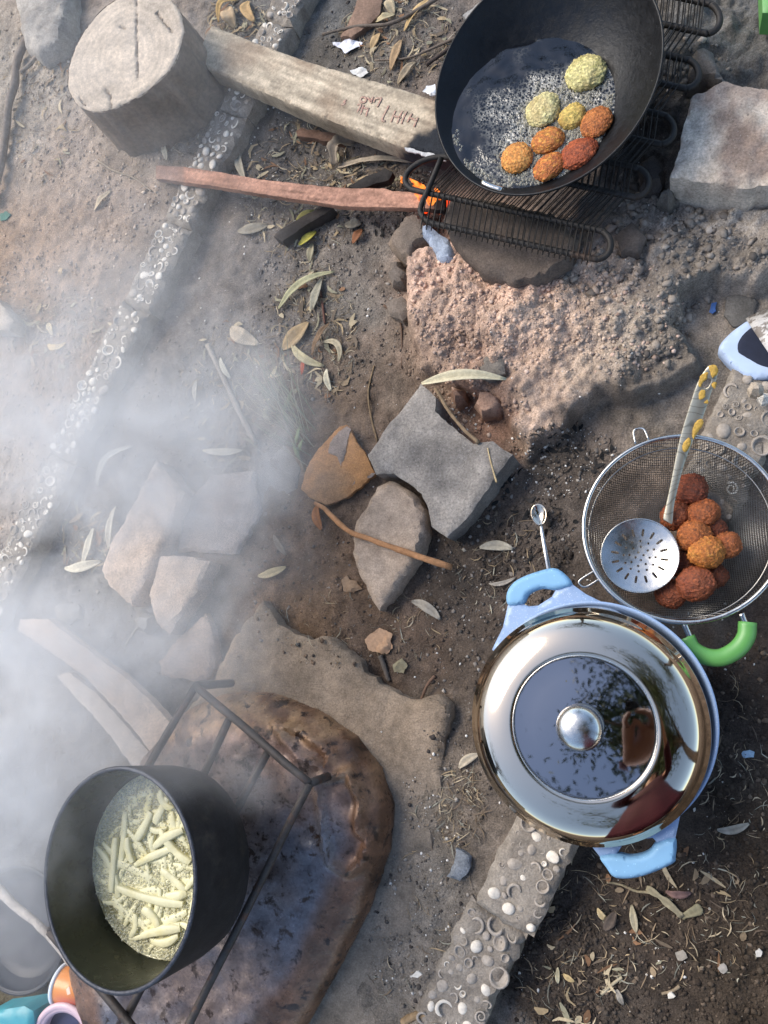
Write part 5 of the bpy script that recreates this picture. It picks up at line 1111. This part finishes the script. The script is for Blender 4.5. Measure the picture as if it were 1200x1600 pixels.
# ------------------------------------------------------------------ trees and wall around the place (seen mirrored in the lid)
MT['tbark'] = M('tree_bark', (92, 80, 70), .9, var=.3, scale=12, bump=.8, bscale=40, bdist=.01)
MT['tleaf'] = M('tree_leaf', (72, 88, 48), .6, var=.35, scale=6, bump=0)
def tree(label, base, h, crown, R, n, seed, lean=(0, 0)):
    r = np.random.default_rng(seed); z0 = float(gz(base[0], base[1])); rt = empty('tree', (base[0], base[1], z0), label, 'tree', 'trees around the cooking place')
    top = np.array([base[0] + lean[0], base[1] + lean[1], z0 + h]); cc = np.array(crown); parts = [tube(spline([np.array([base[0], base[1], z0 - .1]), (np.array([base[0], base[1], z0]) + top) / 2 + np.array([.1, -.08, 0]), top], 14), np.linspace(.16, .07, 14), 10, wob=.1, seed=seed)]
    tips = []
    for i in range(9):
        e = cc + r.normal(size=3) * R * .5; m = (top + e) / 2 + r.normal(size=3) * .15; s0 = top - np.array([0, 0, r.uniform(0, h * .25)]); sp_ = spline([s0, m, e], 9); parts.append(tube(sp_, np.linspace(.045, .012, 9), 6))
        for j in range(5):
            b0 = sp_[r.integers(4, 9)]; e2 = b0 + r.normal(size=3) * R * .35; parts.append(tube(spline([b0, (b0 + e2) / 2 + r.normal(size=3) * .06, e2], 5), np.linspace(.014, .004, 5), 4, cap=False)); tips.append(e2); tips.append((b0 + e2) / 2)
    V, F = joinVF(parts); mk('trunk', V, F, MT['tbark'], rt)
    tips = np.array(tips); c = tips[r.integers(0, len(tips), n)] + r.normal(size=(n, 3)) * R * .16; d = r.normal(size=(n, 3)); d[:, 2] -= .6; d /= np.linalg.norm(d, axis=1)[:, None]; u = np.cross(d, r.normal(size=(n, 3))); u /= np.linalg.norm(u, axis=1)[:, None]; L = r.uniform(.06, .13, n)[:, None]; w = L * .16
    V = np.stack([c, c + d * L * .5 + u * w, c + d * L, c + d * L * .5 - u * w], 1).reshape(-1, 3); F = np.arange(n * 4).reshape(-1, 4); o = mk('crown', V, F, MT['tleaf'], rt); o['kind'] = 'stuff'
tree('leafy tree leaning over the blue pot', (2.3, -1.0), 3.0, (.55, -.3, 4.2), 1.15, 15000, 1, (-.8, .4))
tree('leafy tree standing beyond the sandal', (3.6, 2.6), 3.2, (3.2, 2.2, 4.2), 1.3, 4200, 2)
tree('tree behind the photographer', (.8, -4.2), 3.0, (.6, -3.6, 4.0), 1.3, 4200, 3)
tree('tree far beyond the wok', (-.6, 6.5), 3.4, (-.4, 6.3, 4.4), 1.5, 4200, 4)
tree('bare crowned tree beside the plaster wall', (-5.4, -3.0), 3.4, (-5.2, -2.8, 4.3), 1.4, 1500, 5)
o = slab('plaster_wall', [(-7.2,-9.),(-6.95,-9.),(-6.95,9.),(-7.2,9.)], 2.3, 2.4, M('plaster', (206,178,140), .9, var=.15, scale=2, bump=.4, bscale=20, bdist=.01), res=.5, bevel=.02, rough=0, jit=0, world=True); tag(o, 'tan plastered garden wall beyond the stump', 'wall')

# ------------------------------------------------------------------ smoke
sm = bpy.data.materials.new('cooking_smoke'); sm.use_nodes = True; nt = sm.node_tree; nt.nodes.clear()
out = nt.nodes.new('ShaderNodeOutputMaterial'); pv = nt.nodes.new('ShaderNodeVolumePrincipled'); nt.links.new(pv.outputs[0], out.inputs['Volume'])
pv.inputs['Color'].default_value = (.99, .985, .97, 1); pv.inputs['Anisotropy'].default_value = 0; pv.inputs['Density'].default_value = 3.3
ng = bpy.data.node_groups.new('smoke_field', 'GeometryNodeTree'); ng.interface.new_socket('Geometry', in_out='INPUT', socket_type='NodeSocketGeometry'); ng.interface.new_socket('Geometry', in_out='OUTPUT', socket_type='NodeSocketGeometry')
N = ng.nodes; L = ng.links; pos = N.new('GeometryNodeInputPosition').outputs[0]
def mth(op, a, b=None):
    m = N.new('ShaderNodeMath'); m.operation = op
    for sk_, v in ((m.inputs[0], a), (m.inputs[1], b)):
        if v is None: continue
        if hasattr(v, 'links'): L.new(v, sk_)
        else: sk_.default_value = v
    return m.outputs[0]
def nzt(sc, det, rgh, dist, vec):
    n = N.new('ShaderNodeTexNoise'); n.inputs['Scale'].default_value = sc; n.inputs['Detail'].default_value = det; n.inputs['Roughness'].default_value = rgh; n.inputs['Distortion'].default_value = dist; L.new(vec, n.inputs['Vector']); return n
def warped(vec, sc, amt, det):
    n = nzt(sc, det, .5, 0, vec); a = N.new('ShaderNodeVectorMath'); a.operation = 'SUBTRACT'; L.new(n.outputs['Color'], a.inputs[0]); a.inputs[1].default_value = (.5, .5, .5)
    b = N.new('ShaderNodeVectorMath'); b.operation = 'MULTIPLY_ADD'; L.new(a.outputs[0], b.inputs[0]); b.inputs[1].default_value = amt; L.new(vec, b.inputs[2]); return b.outputs[0]
wp = warped(pos, 3.2, (.30, .30, .2), 2)
BL = [((235,700),.24,(.38,.20,.22),1.15),((60,640),.26,(.28,.22,.22),.8),((70,1150),.22,(.34,.30,.24),1.35),((200,470),.24,(.30,.24,.22),.35),((300,850),.20,(.26,.24,.20),.85),((150,980),.22,(.30,.20,.20),.75),((130,260),.26,(.60,.52,.24),.15),((330,1060),.24,(.14,.14,.14),.7),((385,1245),.24,(.11,.08,.10),.75),((20,1400),.16,(.14,.16,.14),.45),((60,1560),.16,(.08,.08,.10),.25),((410,700),.16,(.12,.18,.16),.5),((260,1200),.34,(.12,.08,.10),.5)]
acc = None
for (px, py), z, rad_, wgt in BL:
    a = N.new('ShaderNodeVectorMath'); a.operation = 'SUBTRACT'; L.new(wp, a.inputs[0]); a.inputs[1].default_value = tuple(P(px, py, z))
    b = N.new('ShaderNodeVectorMath'); b.operation = 'DIVIDE'; L.new(a.outputs[0], b.inputs[0]); b.inputs[1].default_value = rad_
    ln = N.new('ShaderNodeVectorMath'); ln.operation = 'LENGTH'; L.new(b.outputs[0], ln.inputs[0])
    mr = N.new('ShaderNodeMapRange'); mr.interpolation_type = 'SMOOTHSTEP'; L.new(ln.outputs['Value'], mr.inputs[0]); mr.inputs[1].default_value = 0; mr.inputs[2].default_value = 1.15; mr.inputs[3].default_value = wgt; mr.inputs[4].default_value = 0
    acc = mr.outputs[0] if acc is None else mth('ADD', acc, mr.outputs[0])
nz = nzt(7.0, 5, .58, .9, warped(wp, 9, (.05, .05, .05), 1)); nr = N.new('ShaderNodeMapRange'); nr.interpolation_type = 'SMOOTHSTEP'; L.new(nz.outputs[0], nr.inputs[0]); nr.inputs[1].default_value = .38; nr.inputs[2].default_value = .66; nr.inputs[3].default_value = .22; nr.inputs[4].default_value = 1.55
n2_ = nzt(4.6, 4, .55, 1.6, warped(wp, 6, (.10, .10, .10), 2)); rdg = mth('MAXIMUM', mth('SUBTRACT', 1.0, mth('MULTIPLY', mth('ABSOLUTE', mth('SUBTRACT', n2_.outputs[0], .5)), 11.0)), 0.0)
den = mth('MAXIMUM', mth('SUBTRACT', mth('MULTIPLY', acc, mth('ADD', mth('MULTIPLY', nr.outputs[0], .82), mth('MULTIPLY', rdg, .85))), .012), 0.0)
vc = N.new('GeometryNodeVolumeCube'); L.new(den, vc.inputs['Density']); vc.inputs['Min'].default_value = (-1.95, -1.05, .012); vc.inputs['Max'].default_value = (-.25, 2.0, .56)
vc.inputs['Resolution X'].default_value = 190; vc.inputs['Resolution Y'].default_value = 340; vc.inputs['Resolution Z'].default_value = 56
smn = N.new('GeometryNodeSetMaterial'); smn.inputs['Material'].default_value = sm; L.new(vc.outputs[0], smn.inputs[0]); go = N.new('NodeGroupOutput'); L.new(smn.outputs[0], go.inputs[0])
o = mk('smoke', np.array([[-1.1, .4, .1], [-1.0, .4, .1], [-1.1, .5, .1]]), [(0, 1, 2)], sm, smooth=False, origin=False); tag(o, 'white cooking smoke drifting from the fry pot over the rubble', 'smoke', kind='stuff')
md = o.modifiers.new('smoke', 'NODES'); md.node_group = ng

# ------------------------------------------------------------------ the photographer, standing just outside the picture and mirrored in the lid
def photographer():
    base = np.array([.20, -.66, float(gz(.20, -.66))]); ang = math.atan2(.20, .66); ca, sa = math.cos(ang), math.sin(ang)
    def T(p): p = np.asarray(p, float); return np.stack([p[..., 0] * ca - p[..., 1] * sa, p[..., 0] * sa + p[..., 1] * ca, p[..., 2]], -1) + base
    rt = empty('person', base, 'person in a maroon dress taking the picture with a phone', 'person')
    J = [((0, 0, .95), .12), ((0, .01, 1.12), .105), ((0, .02, 1.30), .115), ((0, .03, 1.43), .05), ((0, .05, 1.52), .070), ((0, .06, 1.60), .082), ((0, .05, 1.66), .060)]; E_ = [(0, 1), (1, 2), (2, 3), (3, 4), (4, 5), (5, 6)]
    def add(p, r, fr): J.append((p, r)); E_.append((fr, len(J) - 1)); return len(J) - 1
    for sx in (-1, 1):
        a = add((.15 * sx, .02, 1.36), .055, 2); a = add((.20 * sx, .13, 1.18), .042, a); a = add((.12 * sx, .36, 1.20), .030, a); a = add((.075 * sx, .47, 1.235), .026, a)
        for k in range(5):
            if k == 0: b = add((.055 * sx, .50, 1.22), .009, a); add((.030 * sx, .53, 1.235), .008, b)
            else: b = add((.075 * sx, .515 + .004 * k, 1.205 + .020 * k), .0085, a); b = add((.066 * sx, .545, 1.205 + .020 * k), .008, b); add((.040 * sx, .560, 1.205 + .020 * k), .0075, b)
        a = add((.09 * sx, 0, .88), .085, 0); a = add((.10 * sx, .02, .48), .055, a); a = add((.10 * sx, -.01, .09), .036, a); add((.11 * sx, .13, .035), .032, a)
    me = bpy.data.meshes.new('body'); pw = np.array(wloc(rt)); me.from_pydata((T([j[0] for j in J]) - pw).tolist(), E_, []); me.update(); o = link('body', me, M('skin', (168, 122, 96), .5, var=.08, bump=.1), rt)
    md = o.modifiers.new('skin', 'SKIN'); md.use_smooth_shade = True
    for i, v in enumerate(me.skin_vertices[0].data): v.radius = (J[i][1], J[i][1]); v.use_root = (i == 0)
    sb = o.modifiers.new('sub', 'SUBSURF'); sb.levels = 2; sb.render_levels = 2
    cloth = M('maroon_cloth', (66, 20, 36), .85, var=.2, scale=14, bump=.4, bscale=300)
    V = []; F = []; n = 56; prof = [(.13, .27, .15), (.30, .25, .145), (.55, .225, .14), (.80, .20, .145), (.95, .185, .145), (1.10, .165, .130), (1.25, .172, .140), (1.36, .165, .118), (1.42, .10, .085), (1.445, .062, .060)]
    for z, rx, ry in prof:
        for k in range(n):
            a = 2 * math.pi * k / n; f = 1 + .07 * math.sin(a * 9 + z * 2) * max(0, 1 - z / 1.0); V.append((rx * f * math.cos(a), .015 + ry * f * math.sin(a), z))
    for i in range(len(prof) - 1):
        for k in range(n): F.append((i * n + k, i * n + (k + 1) % n, (i + 1) * n + (k + 1) % n, (i + 1) * n + k))
    d = mk('dress', T(V), F, cloth, rt); m2 = d.modifiers.new('t', 'SOLIDIFY'); m2.thickness = .004
    for sx in (-1, 1):
        v, f = tube(T(spline([(.12 * sx, .02, 1.37), (.16 * sx, .03, 1.34), (.205 * sx, .13, 1.18), (.12 * sx, .36, 1.20)], 16)), np.linspace(.075, .042, 16), 14, cap=False); mk('sleeve', v, f, cloth, rt)
    v, f = lathe([(.001, .125), (.05, .118), (.085, .085), (.098, .03), (.10, -.03), (.095, -.10), (.075, -.16)], T(np.array([0, .035, 1.60])), (0, -.25, 1), 40); keep = [q for q in f if not all(((v[i] - T(np.array([0, .05, 1.58]))) @ (T(np.array([0, 1., 0])) - T(np.array([0, 0, 0.])))) > .045 and v[i][2] < base[2] + 1.66 for i in q)]
    h = mk('hair', v, keep, M('dark_hair', (38, 28, 24), .5, var=.3, scale=60, bump=.6, bscale=400), rt); m3 = h.modifiers.new('t', 'SOLIDIFY'); m3.thickness = .01
    eye = M('eye', (40, 32, 28), .2, var=0, bump=0)
    for sx in (-1, 1): v, f = lathe([(.0005, .004), (.009, .002), (.012, -.003)], T(np.array([.030 * sx, .136, 1.60])), tuple(T(np.array([0, 1., 0])) - T(np.array([0, 0, 0.]))), 14); mk('eye', v, f, eye, rt)
    v, f = tube(T(np.array([(0, .132, 1.605), (0, .150, 1.575), (0, .146, 1.565)])), [.007, .011, .008], 8); mk('nose', v, f, bpy.data.materials['skin'], rt)
    v, f = tube(T(np.array([(-.02, .118, 1.535), (0, .126, 1.534), (.02, .118, 1.535)])), [.003, .006, .003], 8); mk('mouth', v, f, M('lips', (150, 84, 76), .4, var=.1, bump=0), rt)
    # phone right behind the lens
    V = []; hx, hy = .037, .077
    for zz in (.004, .012):
        for x, y in ((-hx, -hy), (hx, -hy), (hx, hy), (-hx, hy)): V.append(CAM + ROT @ np.array([x + .02, y - .055, zz]))
    p = mk('phone', np.array(V), [(3, 2, 1, 0), (4, 5, 6, 7), (0, 1, 5, 4), (1, 2, 6, 5), (2, 3, 7, 6), (3, 0, 4, 7)], M('phone_body', (24, 26, 30), .25, var=0, bump=0), smooth=False); tag(p, 'slim dark phone held out by the person', 'phone'); b = p.modifiers.new('b', 'BEVEL'); b.width = .003; b.segments = 2
photographer()
